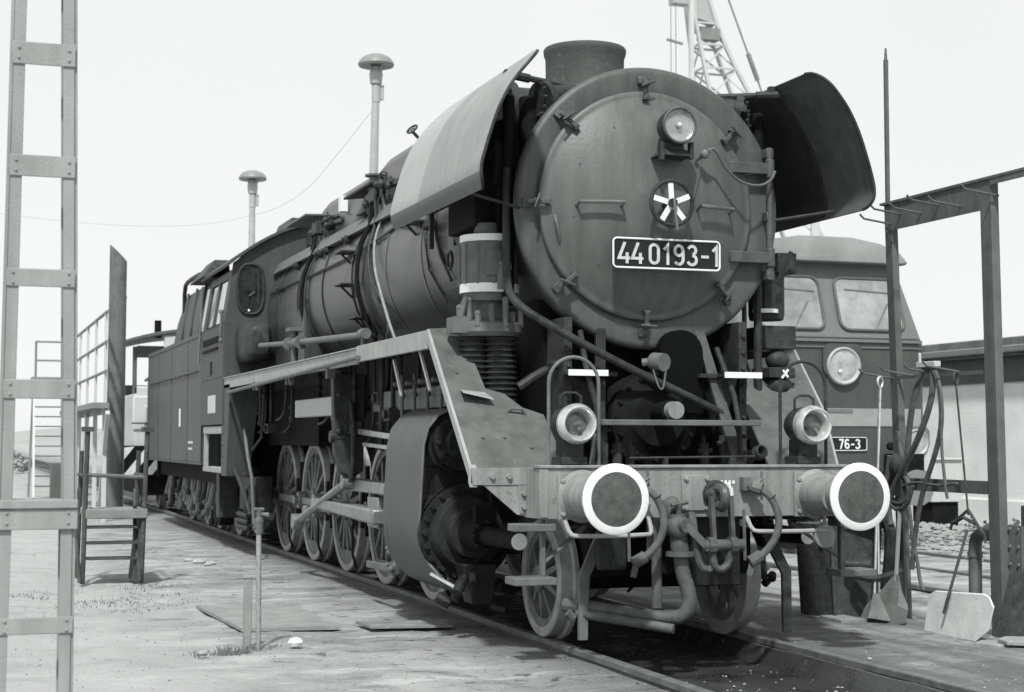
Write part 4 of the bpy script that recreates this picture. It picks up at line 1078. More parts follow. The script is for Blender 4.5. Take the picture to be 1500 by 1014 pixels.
# --- rods
for s in (-1, 1):
    mb = MB(); X = s*.86; z0 = .70; dy = .33
    for a, b_ in zip(drv, drv[1:]):
        mb.bar((X, a+dy, z0), (X, b_+dy, z0), .05, .085)
    for y in drv: mb.cyl((X-.05, y+dy, z0), (X+.05, y+dy, z0), .105, n=20); mb.cyl((s*.79, y+dy, z0), (X+s*.10, y+dy, z0), .055, n=16)
    mb.build('coupling_rod', mt_rod, loco, bev=.008)
    mb = MB(); XM = s*1.02
    pin = (XM, drv[2]+dy, .70)
    mb.bar(pin, (XM, 5.05, .74), .06, .12); mb.cyl((XM-.06, pin[1], .7), (XM+.06, pin[1], .7), .13, n=20); mb.cyl((XM-.12*s-.05, pin[1], .7), (XM+.10, pin[1], .7), .06, n=16)
    mb.build('connecting_rod', mt_rod, loco, bev=.01)
    mb = MB(); mb.bar((s*1.12, 3.5, .74), (s*1.12, 5.2, .74), .07, .07); mb.box(s*1.12-.07, s*1.12+.07, 4.9, 5.3, .62, .9)
    mb.hexa([(s*1.06, 3.6, .93), (s*1.2, 3.6, .93), (s*1.2, 6.2, .93), (s*1.06, 6.2, .93), (s*1.06, 3.6, 1.02), (s*1.2, 3.6, 1.02), (s*1.2, 6.2, 1.05), (s*1.06, 6.2, 1.05)])
    mb.build('crosshead', mt_rod, loco, bev=.01)
    mb = MB()     # broad pale lower slide bar
    mb.hexa([(s*1.10, 4.75, .66), (s*1.28, 4.75, .66), (s*1.28, 7.4, .72), (s*1.10, 7.4, .72), (s*1.10, 4.75, .80), (s*1.28, 4.75, .80), (s*1.28, 7.4, .82), (s*1.10, 7.4, .82)])
    mb.build('slide_bar', mt_rod, loco, bev=.02)
    mb = MB()     # eccentric rod and return crank
    mb.cyl((s*1.25, 8.25, .53), (s*1.25, 5.85, 1.02), .042, n=12); mb.cyl((s*1.19, 8.25, .53), (s*1.31, 8.25, .53), .085, n=16); mb.cyl((s*1.19, 5.85, 1.02), (s*1.31, 5.85, 1.02), .07, n=16)
    mb.bar((s*1.16, drv[2]+dy, .70), (s*1.16, 8.25, .53), .05, .11)
    mb.build('eccentric_rod', mt_rod, loco, bev=.006)
    mb = MB()     # motion bracket with expansion link
    mb.extr([(s*1.10, 5.75, 2.05), (s*1.42, 5.75, 2.05), (s*1.40, 5.75, 1.30), (s*1.34, 5.75, 1.12), (s*1.22, 5.75, 1.06), (s*1.12, 5.75, 1.12)], (0, .12, 0))
    mb.tube([(s*1.25, 5.72, 1.02), (s*1.25, 5.62, 1.25), (s*1.25, 5.62, 1.55), (s*1.25, 5.72, 1.78)], .028, 8)
    mb.bolts([(s*1.36, 5.75, z) for z in (1.5, 1.85)], (0, -1, 0), .035, .03)
    mb.cyl((s*1.1, 5.8, 1.45), (s*1.44, 5.8, 1.45), .06, n=14)
    mb.build('motion_bracket', mt_part, loco, bev=.01)
    mb = MB()
    mb.box(s*1.26-.05, s*1.26+.05, 5.95, 8.15, 1.66, 1.85); mb.extr([(s*1.20, 5.98, 1.66), (s*1.20, 6.5, 1.66), (s*1.20, 6.35, 1.5), (s*1.20, 6.3, 1.35), (s*1.20, 6.12, 1.33)], (s*.08, 0, 0))
    mb.build('link_support', mt_galv, loco, bev=.012)
    mb = MB()
    mb.bar((s*1.2, 3.6, 1.42), (s*1.2, 5.6, 1.50), .035, .055); mb.bar((s*1.2, 3.6, 1.33), (s*1.2, 5.4, 1.38), .035, .04); mb.bar((s*1.2, 4.0, 1.42), (s*1.2, 4.1, .95), .03, .06)
    mb.cyl((s*1.1, 3.75, 1.42), (s*1.3, 3.75, 1.42), .07, n=12)
    mb.build('valve_rod', mt_steel, loco, bev=.006)
    mb = MB()
    mb.box(*((s*.98, s*1.14) if s > 0 else (s*1.14, s*.98)), 2.7, 5.3, 1.68, 1.86)
    for y in (2.9, 3.3, 3.7, 4.1): mb.cyl((s*1.18, y, 1.62), (s*1.18, y, 1.98), .018, n=6); mb.cyl((s*1.1, y, 1.9), (s*1.26, y, 1.9), .022, n=6); mb.ball((s*1.18, y, 1.8), .035, 7)
    mb.build('steam_chest_lagging', mt_mid, loco, bev=.012)
    for k in range(22 if s < 0 else 6):
        mb = MB(); y = random.uniform(3.3, 11.3); z = random.uniform(1.35, 2.0); x = s*random.uniform(.98, 1.25)
        if k % 3 == 0: mb.cyl((x, y, z), (x, y, 2.17), random.uniform(.012, .026), n=8); mb.ball((x, y, z), .04, 8); mb.cyl((x, y, z+.1), (x, y, z+.14), .04, n=6)
        elif k % 3 == 1: mb.tube([(x, y, 2.17), (x, y+.03, z), (x+.02*s, y+.2, z-.1), (x, y+.6, z-.12)], .016, 6, smooth=1)
        else: mb.box(x-.06, x+.06, y-.1, y+.1, z-.06, z+.06); mb.cyl((x, y, z+.05), (x, y, 2.17), .02, n=6); mb.cyl((x+s*.06, y, z), (x+s*.09, y, z), .04, n=10)
        mb.build('pipe_fitting', mt_part, loco, bev=.004)
    mb = MB()
    for k in range(7):
        z = .32+.14*k
        mb.cyl((s*1.2, 4.12, z), (s*1.2, 4.3, z), .055-.01*(k % 2), n=10); mb.ball((s*1.27, 4.1+.05*(k % 3), z), .03, 7); mb.cyl((s*1.2, 4.2, z), (s*1.3, 4.15, z+.04), .018, n=6)
    mb.cyl((s*1.2, 4.2, .25), (s*1.2, 4.2, 1.35), .04, n=10); mb.box(s*1.2-.06, s*1.2+.06, 4.05, 4.35, .95, 1.12); mb.bar((s*1.25, 4.1, .32), (s*1.25, 5.0, .30), .04, .06)
    mb.build('crosshead_guide', mt_mid, loco, bev=.005)
    mb = MB(); mb.tube([(s*1.38, 11.0, 1.55), (s*1.40, 10.6, 1.2), (s*1.40, 10.3, .95), (s*1.38, 10.25, .4)], .02, 8); mb.build('cab_pipe', mt_mid, loco)
    mb = MB(); mb.tube([(s*1.34, 9.85, 1.95), (s*1.36, 9.9, 1.45), (s*1.38, 10.4, 1.3)], .018, 6); mb.build('cab_pipe', mt_part, loco)
    mb = MB(); mb.tube([(s*1.40, 11.6, 1.05), (s*1.40, 10.8, .75), (s*1.38, 10.5, .5)], .026, 8); mb.build('cab_pipe', mt_part, loco)
    mb = MB()
    mb.bar((s*1.40, 3.55, 2.08), (s*1.40, 3.3, 1.78), .018, .03); mb.build('white_lever', mt_pale, loco); mb = MB(); mb.bar((s*1.40, 2.75, 2.12), (s*1.40, 2.45, 1.80), .018, .03)
    mb.build('white_lever', mt_pale, loco)
    # wheel splash pipework behind the drivers at the cab
    mb = MB()
    mb.box(s*.98, s*1.2, 11.2, 12.4, .5, .95); mb.ring((s*1.25, 11.4, .62), (1, 0, 0), .2, .03, 20, 6)
    for z in (.3, .38, .46): mb.cyl((s*1.28, 11.2, z), (s*1.28, 12.0, z), .035, n=10)
    mb.build('injector', mt_frame, loco, bev=.01)

# --- drawgear, hoses and steps
mb = MB()
mb.cyl((.045, .62, 1.06), (.045, .44, 1.06), .045, n=12); mb.tube([(.045, .46, 1.10), (.045, .36, 1.10), (.045, .33, 1.04), (.045, .38, .97), (.045, .44, .99)], .035, 8, smooth=1)
for x in (-.02, .12): mb.bar((x, .42, 1.05), (x+.01, .40, .72), .028, .04, (0, 1, 0))
mb.cyl((-.10, .40, .72), (.20, .40, .72), .042, n=12); mb.cyl((-.06, .40, .72), (-.01, .40, .72), .06, n=10); mb.cyl((.10, .40, .72), (.15, .40, .72), .06, n=10)
mb.tube([(-.12, .52, .92), (-.14, .46, .90), (-.13, .44, .76), (-.11, .43, .58), (-.02, .42, .55), (.0, .42, .64)], .028, 8, smooth=1)
mb.tube([(-.02, .40, .70), (-.02, .40, .60), (.03, .40, .55), (.10, .40, .60), (.10, .40, .70)], .026, 8, smooth=1)
mb.build('coupling', mt_fit, loco)
mb = MB(); mb.lathe((.09, .58, 1.06), (0, 1, 0), [(-.04, 0), (-.04, .085), (0, .095), (0, 0)], 24); mb.build('drawbar_plate', mt_part, loco)
mb = MB(); mb.tube([(.155, .535, 1.13), (.185, .53, 1.08), (.185, .53, 1.02), (.155, .53, .97)], .013, 6, smooth=1); mb.build('white_hook_mark', mt_white, loco)
def hose(x, z0, name='brake_hose'):
    mb = MB()
    mb.cyl((x-.03, .66, z0), (x-.03, .53, z0), .035, n=10); mb.cyl((x-.03, .54, z0+.0), (x+.02, .50, z0-.02), .045, n=10); mb.box(x-.09, x-.03, .56, .62, z0-.03, z0+.06); mb.cyl((x-.03, .57, z0), (x+.06, .56, z0+.05), .014, n=6); mb.cyl((x+.05, .56, z0+.0), (x+.05, .56, z0+.1), .012, n=6)
    mb.build('hose_cock', mt_mid, loco)
    mb = MB()
    P = [(x+.01, .51, z0-.02), (x+.07, .46, z0-.07), (x+.115, .43, z0-.20), (x+.10, .43, z0-.33), (x+.02, .44, z0-.44), (x-.06, .45, z0-.49)]
    mb.tube(P, .026, 10, smooth=2); mb.ring((x+.075, .457, z0-.075), (.5, -.4, -.8), .027, .006, 16, 6); mb.cyl((x-.02, .445, z0-.465), (x-.10, .455, z0-.51), .042, n=10); mb.bar((x-.08, .45, z0-.50), (x-.10, .46, z0-.60), .03, .04); mb.cyl((x-.11, .50, z0-.5), (x-.11, .52, z0-.16), .012, n=6)
    mb.build(name, mt_hose, loco)
hose(-.47, 1.12); hose(.38, 1.11)
for x0, x1, z in ((-1.0, -.40, .79), (.33, .92, .80)):
    mb = MB(); mb.tube([(x0, .60, z+.10), (x0+.02, .55, z+.01), (x0+.06, .52, z), (x1-.03, .52, z), (x1, .54, z+.02), (x1+.0, .60, z+.12)], .016, 8, smooth=1); mb.build('shunter_grip', mt_edge, loco)
mb = MB(); mb.lathe((.89, .53, .76), (0, -1, .1), [(0, 0), (0, .085), (.02, .08), (.025, 0)], 24); mb.build('round_cap', mt_beam, loco)
# cock with lever, standpipe and pipes under the beam
mb = MB()
mb.cyl((-.24, .60, 1.0), (-.24, .50, .92), .06, n=14); mb.cyl((-.24, .50, .93), (-.22, .48, .66), .062, n=16); mb.ball((-.24, .47, .84), .085, 12)
mb.cyl((-.30, .45, .99), (-.18, .45, 1.01), .016, n=6); mb.cyl((-.24, .46, .92), (-.24, .45, 1.0), .02, n=8); mb.cyl((-.22, .48, .68), (-.22, .48, .65), .10, n=18)
mb.bar((-.22, .40, .86), (-.06, .38, .70), .05, .035, (0, 1, 0)); mb.cyl((-.24, .44, .86), (-.22, .38, .86), .05, n=12)
mb.tube([(-.22, .48, .66), (-.21, .47, .54), (-.17, .46, .42), (-.16, .46, .32), (-.20, .50, .24), (-.30, .56, .24)], .050, 14, smooth=2)
mb.cyl((-.26, .52, .235), (-.80, .95, .30), .042, n=14); mb.cyl((-.28, .46, .17), (-.80, .90, .25), .034, n=12)
mb.cyl((-.78, .90, .29), (-.86, .98, .30), .05, n=10); mb.bar((-.72, .95, .3), (-.70, .95, .6), .04, .03, (0, 1, 0)); mb.cyl((-.84, .86, .22), (-.88, .86, .26), .03, n=8)
mb.cyl((-.34, .60, .30), (-.34, .60, .64), .035, n=10); mb.box(-.37, -.31, .58, .7, .62, .9)
mb.build('heating_pipe', M('pale_heating_pipe', .095, .6, var=.35, scale=12, bump=.3, spots=.4, spotv=.07), loco)
mb = MB()
mb.box(-.72, -.52, .68, .75, .55, .92); mb.build('under_beam_bracket', mt_frame, loco, bev=.01)
mb = MB(); mb.box(-.02, .36, .75, 1.0, .42, .90); mb.build('under_beam_bracket', mt_frame, loco, bev=.01)
# footsteps at the front corner and rail guards
for s in (-1, 1):
    mb = MB(); sx = s*1.20
    mb.box(sx-.14, sx+.14, .60, .78, .82, .87); mb.box(sx-.15, sx+.14, .58, .80, .47, .52)
    mb.bar((sx+s*-.08, .70, .90), (sx+s*-.08, .70, .47), .03, .05, (0, 1, 0)); mb.bar((sx+s*-.08, .72, .60), (s*.78, .80, .84), .05, .02)
    mb.build('front_step', mt_mid, loco, bev=.006)
    mb = MB(); gx = s*.76
    mb.extr([(s*.56, .86, .80), (s*.66, .86, .80), (s*.805, .84, .50), (s*.805, .84, .07), (s*.74, .84, .07), (s*.735, .84, .48)], (0, .035, 0))
    mb.build('rail_guard', mt_mid if s < 0 else mt_part, loco, bev=.004)

# ================================================================== TENDER
tend = thing('tender', (0, 18, 0), 'riveted dark coal tender coupled behind the cab of the steam locomotive', 'tender')
mb = MB()
mb.box(-1.5, 1.5, 13.98, 20.75, 1.06, 2.95)
for y in (13.98, 15.45, 17.4, 19.2, 20.7): mb.box(-1.506, -1.50, y-.035, y+.035, 1.06, 2.95)
mb.box(-1.512, -1.50, 13.98, 20.75, 2.90, 2.96)
mb.bolts([(-1.506, y+d, 1.12+.09*k) for y in (14.02, 15.45, 17.4, 19.2) for k in range(20) for d in (-.025, .025)], (-1, 0, 0), .010, .009)
mb.bolts([(-1.506, 14.1+.1*k, 1.10) for k in range(66)], (-1, 0, 0), .010, .009)
mb.box(-1.53, -1.505, 14.3, 20.4, 2.40, 2.42)
tk = mb.build('water_tank', mt_tender, tend, bev=.01)
mb = MB()
mb.rings([[(-1.34, 14.2, 2.95), (1.34, 14.2, 2.95), (1.34, 18.6, 2.95), (-1.34, 18.6, 2.95)], [(-1.30, 14.3, 3.35), (1.30, 14.3, 3.35), (1.30, 18.3, 3.35), (-1.30, 18.3, 3.35)], [(-1.22, 14.3, 3.78), (1.22, 14.3, 3.78), (1.22, 17.7, 3.78), (-1.22, 17.7, 3.78)]])
for y in (14.4, 15.4, 16.4, 17.4): mb.bar((-1.36, y, 2.96), (-1.24, y, 3.80), .05, .04, (1, 0, 0))
mb.build('coal_bunker', mt_tender, tend, bev=.02)
mb = MB()
for _ in range(60): mb.ball((random.uniform(-1.0, 1.0), random.uniform(14.5, 17.4), 3.76+random.uniform(0, .1)), random.uniform(.08, .2), 6)
tag(mb.build('coal_load', mt_coal, tend, smooth=0), kind='stuff')
mb = MB(); mb.tube([(-1.27, 17.7, 3.5), (-1.28, 17.6, 3.92), (-1.28, 17.2, 3.98), (-1.26, 15.6, 3.98), (-1.25, 15.3, 3.8)], .035, 8, smooth=1)
mb.hexa([(-1.5, 14.0, 3.75), (-1.1, 14.0, 3.75), (-1.1, 15.4, 3.75), (-1.5, 15.4, 3.75), (-1.3, 14.2, 4.02), (-1.1, 14.2, 4.02), (-1.1, 15.0, 4.02), (-1.3, 15.0, 4.02)])
mb.build('bunker_rail', mt_part, tend)
mb = MB(); mb.hexa([(-1.45, 14.05, 2.98), (-1.42, 14.05, 2.98), (-1.42, 14.5, 2.98), (-1.45, 14.5, 2.98), (-1.36, 14.05, 3.6), (-1.33, 14.05, 3.6), (-1.33, 14.45, 3.6), (-1.36, 14.45, 3.6)]); mb.build('wind_screen', mt_glass, tend)
mb = MB(); mb.box(-1.5125, -1.507, 16.15, 16.32, 1.62, 1.90); mb.build('white_mark', mt_white, tk)
mb = MB()
for k in range(5): mb.box(-1.5115, -1.507, 14.75+.11*k, 14.82+.11*k, 1.36, 1.40)
for k in range(4): mb.box(-1.5115, -1.507, 14.80+.12*k, 14.88+.12*k, 1.27, 1.305)
mb.build('small_marking', mt_pale, tk)
mb = MB(); mb.box(-1.25, 1.25, 13.9, 20.8, .80, 1.055); mb.box(-1.3, 1.3, 20.8, 20.95, .75, 1.25); mb.build('tender_frame', mt_black, tend)
for yc in (15.9, 19.1):
    for s in (-1, 1):
        mb = MB(); x = s*1.05
        mb.extr([(x, yc-1.5, .62), (x, yc-1.2, .90), (x, yc-.5, .72), (x, yc+.5, .72), (x, yc+1.2, .90), (x, yc+1.5, .62), (x, yc+1.2, .42), (x, yc+.5, .38), (x, yc-.5, .38), (x, yc-1.2, .42)], (s*.05, 0, 0))
        for d in (-.95, .95):
            mb.box(x-.1, x+.1, yc+d-.16, yc+d+.16, .34, .66); mb.cyl((x, yc+d, .5), (x+s*.14, yc+d, .5), .11, n=14)
        for k in range(6): mb.box(x-.06, x+.07, yc-.52+.03*k, yc+.52-.03*k, .30+.028*k, .322+.028*k)
        mb.build('bogie_frame', mt_farmid, tend, bev=.012)
    for d in (-.95, .95):
        for s in (-1, 1): put_wheel(me_l, 'tender_wheel', s*.785, yc+d, .50, tend).scale = (1, .5/.425, .5/.425)
for _ in range(26):
    y = random.uniform(14.2, 20.3); mb = MB(); z_ = random.uniform(.2, .6); d_ = random.uniform(.02, .14)
    mb.cyl((-1.10, y, .95), (-1.12-d_, y+random.uniform(-.2, .2), z_), random.uniform(.02, .05), n=8); mb.ball((-1.12-d_, y, z_), .05, 7)
    mb.build('brake_rod', random.choice((mt_part, mt_mid, mt_farmid)), tend)
for y in (14.2, 14.5):
    mb = MB(); mb.cyl((-1.2, y, .35), (-1.0, y, .35), .16, n=16); mb.build('brake_cylinder', mt_black, tend)

# ================================================================== DIESEL LOCOMOTIVE ON THE NEXT TRACK
DX, DY, DH = 6.43, 10.0, 1.45
dl = thing('diesel_locomotive', (DX, 16, 0), 'two-tone diesel locomotive with raked windscreens and pale waist stripe standing on the next track', 'locomotive')
mb = MB()
mb.rings([[(DX-1.45, DY+.14, z), (DX-1.30, DY, z), (DX+1.30, DY, z), (DX+1.45, DY+.14, z), (DX+1.45, 27, z), (DX-1.45, 27, z)] for z in (.95, 2.80)])
lowb = mb.build('body', mt_dsl_lo, dl, bev=.03)
mb = MB()
mb.rings([[(DX-h, DY+o+.12, z), (DX-h+.14, DY+o, z), (DX+h-.14, DY+o, z), (DX+h, DY+o+.12, z), (DX+h, 26.9, z), (DX-h, 26.9, z)] for z, h, o in ((2.80, 1.44, .02), (2.86, 1.42, .03), (3.90, 1.22, .36))])
upb = mb.build('cab_front', mt_dsl_hi, dl, bev=.03)
mb = MB()
rs = []
for y, k in ((DY+.12, .90), (DY+.22, 1.0), (DY+1.2, 1.0), (27, 1.0)):
    rs.append([(DX+x*k, y, 3.86+(z-3.86)*(1 if k == 1 else .35)) for x, z in [(-1.24, 3.86), (-1.28, 3.90), (-1.16, 4.03), (-.85, 4.15), (-.4, 4.22), (.4, 4.22), (.85, 4.15), (1.16, 4.03), (1.28, 3.90), (1.24, 3.86)]])
mb.rings(rs)
mb.build('roof', mt_dsl_roof, dl, smooth=50, bev=.02)
def fy(z): return DY+.03+.33*(z-2.86)/1.04
for s in (-1, 1):
    cx = DX+s*.62
    pts = rrect(cx-.50, cx+.50, 2.93, 3.66, .13, 0, 5)
    mb = MB(); mb.extr([(x, fy(z)-.016, z) for x, _, z in pts], (0, .01, 0)); wi = mb.build('windscreen', mt_glass, upb)
    mb = MB(); mb.tube([(x, fy(z)-.02, z) for x, _, z in pts], .022, 8, closed=True); mb.build('window_seal', mt_fardk, wi)
    mb = MB(); mb.bar((cx-.35, fy(3.5)-.028, 3.5), (cx+.42, fy(3.46)-.028, 3.46), .008, .02); mb.bar((cx+.3, fy(3.3)-.03, 3.32), (cx+.05, fy(3.0)-.03, 2.95), .008, .02); mb.build('wiper', mt_farmid, wi)
mb = MB(); mb.hexa([(DX+1.36, DY+.5, 2.98), (DX+1.37, DY+1.3, 2.98), (DX+1.40, DY+1.3, 2.98), (DX+1.40, DY+.5, 2.98), (DX+1.25, DY+.7, 3.6), (DX+1.26, DY+1.3, 3.6), (DX+1.30, DY+1.3, 3.6), (DX+1.29, DY+.7, 3.6)])
mb.build('side_window', mt_glass, upb)
mb = MB(); mb.box(DX-1.32, DX+1.32, DY-.012, DY-.001, 1.62, 1.86); mb.box(DX+1.455, DX+1.462, DY+.16, 26.9, 1.62, 1.86); mb.build('waist_stripe', M('faded_stripe', .29, .6, var=.15, scale=3, bump=.1, spots=.2, spotv=.2), lowb)
mb = MB(); mb.box(DX-1.34, DX+1.34, DY-.03, DY, 2.76, 2.80); mb.box(DX-1.34, DX+1.34, DY-.02, DY, 2.68, 2.695); mb.box(DX-.15, DX+.25, DY-.02, DY-.012, 1.80, 1.85); mb.build('belt_rail', mt_dsl_hi, lowb)
mt_dlens = M('diesel_lamp_glass', .5, .2, metal=.6, var=.3, scale=9, bump=.1)
def dlamp(x, z, r, par):
    mb = MB(); mb.lathe((x, DY-.07, z), (0, 1, 0), [(.02, r*.8), (0, r), (-.01, r*1.06), (.0, r*1.14), (.08, r*1.16)], 32); a = mb.build('headlight', mt_galv, par)
    mb = MB(); mb.lathe((x, DY-.07, z), (0, 1, 0), [(.02, 0), (.0, r*.5), (.012, r*.95)], 28); mb.build('lamp_lens', mt_dlens, a)
    mb = MB(); mb.ball((x-.3*r, DY-.075, z-.35*r), .16*r, 8); mb.build('lamp_bulb', mt_bright, a)
    mb = MB(); mb.extr(rrect(x-r*1.35, x+r*1.35, z-r*.6, z+r*1.35, r*.5, DY-.04), (0, .05, 0)); mb.build('lamp_surround', mt_dsl_lo if z > 2 else mt_dsl_hi, a)
dlamp(DX+.10, 2.43, .225, lowb); dlamp(DX+1.22, 1.40, .16, lowb); dlamp(DX-1.1, 1.40, .16, lowb)
mb = MB(); mb.extr(rrect(DX-.62, DX+.47, 1.285, 1.475, .03, DY-.02), (0, .012, 0)); dp = mb.build('number_plate', mt_plate, dl)
mb = MB(); text(mb, '76-3', DX+.03, 1.315, .13, DY-.021, adv=.66, wd=.16, dep=.004, wscale=1.05); mb.tube(rrect(DX-.61, DX+.46, 1.292, 1.468, .026, DY-.022), .006, 5, closed=True); mb.build('plate_lettering', mt_white, dp)
mb = MB()
mb.box(DX-1.4, DX+1.4, DY-.05, DY+.3, .72, 1.0); mb.box(DX-.9, DX+.9, DY+.5, 26, .35, .95)
mb.box(DX+.7, DX+1.3, DY-.12, DY-.05, .95, 1.25); mb.cyl((DX+.75, DY-.12, 1.35), (DX+.75, DY-.2, 1.35), .06, n=10)
mb.build('underframe', mt_black, dl, bev=.02)
mb = MB(); mb.box(DX+1.02, DX+1.44, DY-.035, DY-.002, 1.02, 1.61); mb.build('lamp_panel', mt_pale, dl)
for s in (-1, 1):
    mb = MB(); mb.lathe((DX+s*.875, DY-.62, .80), (0, 1, 0), [(-.01, 0), (0, .24), (.03, .24), (.04, .1), (.6, .12), (.6, 0)], 32); mb.build('buffer', mt_farmid, dl)
    for yc in (12.2, 13.9, 15.4):
        put_wheel(me_l, 'wheel', DX+s*.785, yc, .42, dl)
mb = MB()
for x in (-.5, -.2, .35): mb.tube([(DX+x, DY-.1, .95), (DX+x+.03, DY-.25, .8), (DX+x, DY-.28, .5), (DX+x-.1, DY-.1, .4)], .03, 6, smooth=1)
mb.build('brake_hose', mt_black, dl)
mb = MB(); mb.cyl((DX-.15, 14, 4.1), (DX-.15, 14, 5.0), .12, n=10); mb.build('roof_pipe', mt_pale, dl)

# ================================================================== SMALL DIESEL SHUNTER BEHIND THE TENDER
sh = thing('shunting_locomotive', (0, 27, 0), 'pale shunting engine with curved cab roof and striped warning board half hidden behind the tender', 'locomotive')
mb = MB(); mb.box(-1.4, 1.4, 24.3, 24.36, 1.2, 2.5); mb.box(-1.4, 1.4, 24.36, 31, 1.2, 2.35)
mb.box(-1.42, -.9, 24.2, 24.3, 1.25, 2.3); mb.box(-1.2, -.7, 24.12, 24.2, 1.3, 2.1)
sb = mb.build('body', mt_pale, sh, bev=.03)
mb = MB()
for x in (-1.42, 1.34): mb.box(x, x+.08, 24.3, 24.4, 2.35, 3.3); mb.box(x, x+.08, 26.9, 27.0, 2.35, 3.3)
mb.box(-1.34, 1.34, 24.31, 24.37, 3.08, 3.32); mb.box(-.62, -.5, 24.3, 24.38, 2.35, 3.1); mb.box(-1.4, 1.4, 26.9, 26.96, 2.35, 2.6)
mb.build('cab_frame', mt_fardk, sh)
mb = MB(); rows = [[(-1.62+3.24*i/16, y, 3.34+.28*(1-((i-8)/8)**2)) for i in range(17)] for y in (24.05, 27.2)]; mb.sheet(rows, .07); mb.build('cab_roof', mt_fardk, sh, bev=.01)
mb = MB(); mb.cyl((-.9, 24.6, 3.5), (-.9, 24.6, 3.86), .07, n=12); mb.build('exhaust_pipe', mt_black, sh)
mb = MB(); mb.box(-.82, -.45, 24.1, 24.2, 3.05, 3.52); mb.build('roof_box', mt_pale, sh)
mb = MB(); mb.box(-1.62, 1.62, 24.0, 24.1, .70, 1.30); wb = mb.build('warning_board', mt_black, sh)
for x in (-1.60, -1.22, -.84, .2, .58, .96):
    mb = MB(); mb.extr([(x, 23.995, .72), (x+.18, 23.995, .72), (x+.62, 23.995, 1.28), (x+.44, 23.995, 1.28)], (0, .004, 0)); mb.build('white_stripe', mt_white, wb)
mb = MB(); mb.extr([(-1.60, 23.995, 1.02), (-1.60, 23.995, 1.26), (-1.42, 23.995, 1.28), (-1.40, 23.995, 1.28)], (0, .004, 0)); mb.build('white_stripe', mt_white, wb)
mb = MB(); mb.tube([(-1.2, 24.1, 2.6), (-1.0, 24.0, 2.75), (-.7, 24.0, 2.6)], .03, 6, smooth=1); mb.cyl((-1.45, 24.1, 1.75), (-.4, 24.1, 1.75), .02, n=6); mb.cyl((-1.1, 24.05, 1.25), (-1.1, 24.05, 2.6), .05, n=8); mb.build('handrail', mt_fardk, sh)
mb = MB(); mb.box(-1.2, 1.2, 24.2, 31, .3, 1.2); mb.build('underframe', mt_black, sh)
for s in (-1, 1):
    for yc in (25.2, 28.6): put_wheel(me_l, 'wheel', s*.785, yc, .43, sh)

# ================================================================== BUILDING ON THE RIGHT
bl = thing('flat_roofed_building', (12, 22, 0), 'long low rendered building with flat overhanging roof beyond the diesel locomotive', 'building')
mb = MB(); mb.box(12, 19, 3, 46, -.3, 2.86); mb.box(11.96, 12.0, 3, 46, -.2, .42)
mb.build('wall', mt_wall, bl)
mb = MB(); mb.box(11.80, 19.4, 2.6, 46.4, 2.95, 3.16); mb.box(11.84, 19.3, 2.65, 46.3, 2.86, 2.95); mb.build('roof', mt_roof, bl, bev=.02)
mb = MB(); mb.box(11.97, 12.0, 3, 46, 2.42, 2.86); mb.build('eave_shade', mt_fardk, bl)  # dark strip on the wall painting the shadow under the eave
mb = MB(); mb.box(11.74, 11.80, 2.6, 46.4, 2.90, 3.02); mb.build('gutter', mt_farmid, bl, bev=.02)
ub = thing('utility_cabinet', (11, 14.6, 0), 'pale box with a dark lower opening standing on gravel by the building wall', 'cabinet')
mb = MB(); mb.box(10.7, 11.3, 14.3, 15.0, .40, 1.1); mb.box(10.66, 11.34, 14.26, 15.04, 1.1, 1.14); mb.build('case', mt_pale, ub, bev=.01)
mb = MB(); mb.box(10.75, 11.25, 14.35, 14.95, -.05, .40); mb.build('plinth', mt_black, ub)
bs = thing('low_bush', (9.9, 10.8, 0), 'small scraggly bush on the gravel in front of the rendered building', 'bush')
mb = MB()
for _ in range(500):
    a = random.gauss(0, .3), random.gauss(0, .5), abs(random.gauss(0, .10)); p = Vector((9.9+a[0], 10.8+a[1], a[2])); d = Vector((random.uniform(-1, 1), random.uniform(-1, 1), random.uniform(-.3, 1))).normalized()*.05; e = d.cross(Vector((random.random(), 1, .3))).normalized()*.03
    mb.f([mb.v(p-e), mb.v(p+d), mb.v(p+e), mb.v(p-d*.8)])
mb.build('leaves', mt_dry, bs, smooth=0, recalc=False)
mb = MB()
for _ in range(9): mb.cyl((9.9, 10.8, 0), (9.9+random.gauss(0, .3), 10.8+random.gauss(0, .4), random.uniform(.1, .25)), .01, .004, n=5)
mb.build('stem', mt_rust, bs)
sp = rail('spare_rail', 4.25, 2.2, 9.5, .0); sp['kind'] = ''
del sp['kind']; tag(sp, 'single loose rail lying on the ground to the right of the locomotive', 'rail')

# ================================================================== CRANE FAR BEHIND
cr = thing('lattice_crane', (29, 60, 0), 'pale lattice crane jib slanting up far behind the smokebox', 'crane')
mb = MB(); L0, L1 = (27.55, 30.75), (59, 62.2)
lev = [(4, 31.6, 38.6), (8, 30.7, 36.3), (11, 30.1, 34.6), (13.5, 29.5, 33.15), (15.8, 29.03, 31.85), (17.6, 28.65, 30.82), (19, 28.33, 30.0), (20.1, 28.1, 29.4), (21.1, 27.88, 28.95), (24.5, 27.3, 27.85)]
for (z0, a0, b0), (z1, a1, b1) in zip(lev, lev[1:]):
    w0, w1 = (b0-a0), (b1-a1)
    c0 = [(a0, 60, z0), (b0, 60, z0), (b0, 60+w0*.8, z0), (a0, 60+w0*.8, z0)]; c1 = [(a1, 60, z1), (b1, 60, z1), (b1, 60+w1*.8, z1), (a1, 60+w1*.8, z1)]
    for i in range(4):
        j = (i+1) % 4
        mb.bar(c0[i], c1[i], .16, .16); mb.bar(c0[i], c0[j], .09, .09)
        mb.bar(c0[i], c1[j], .07, .07)
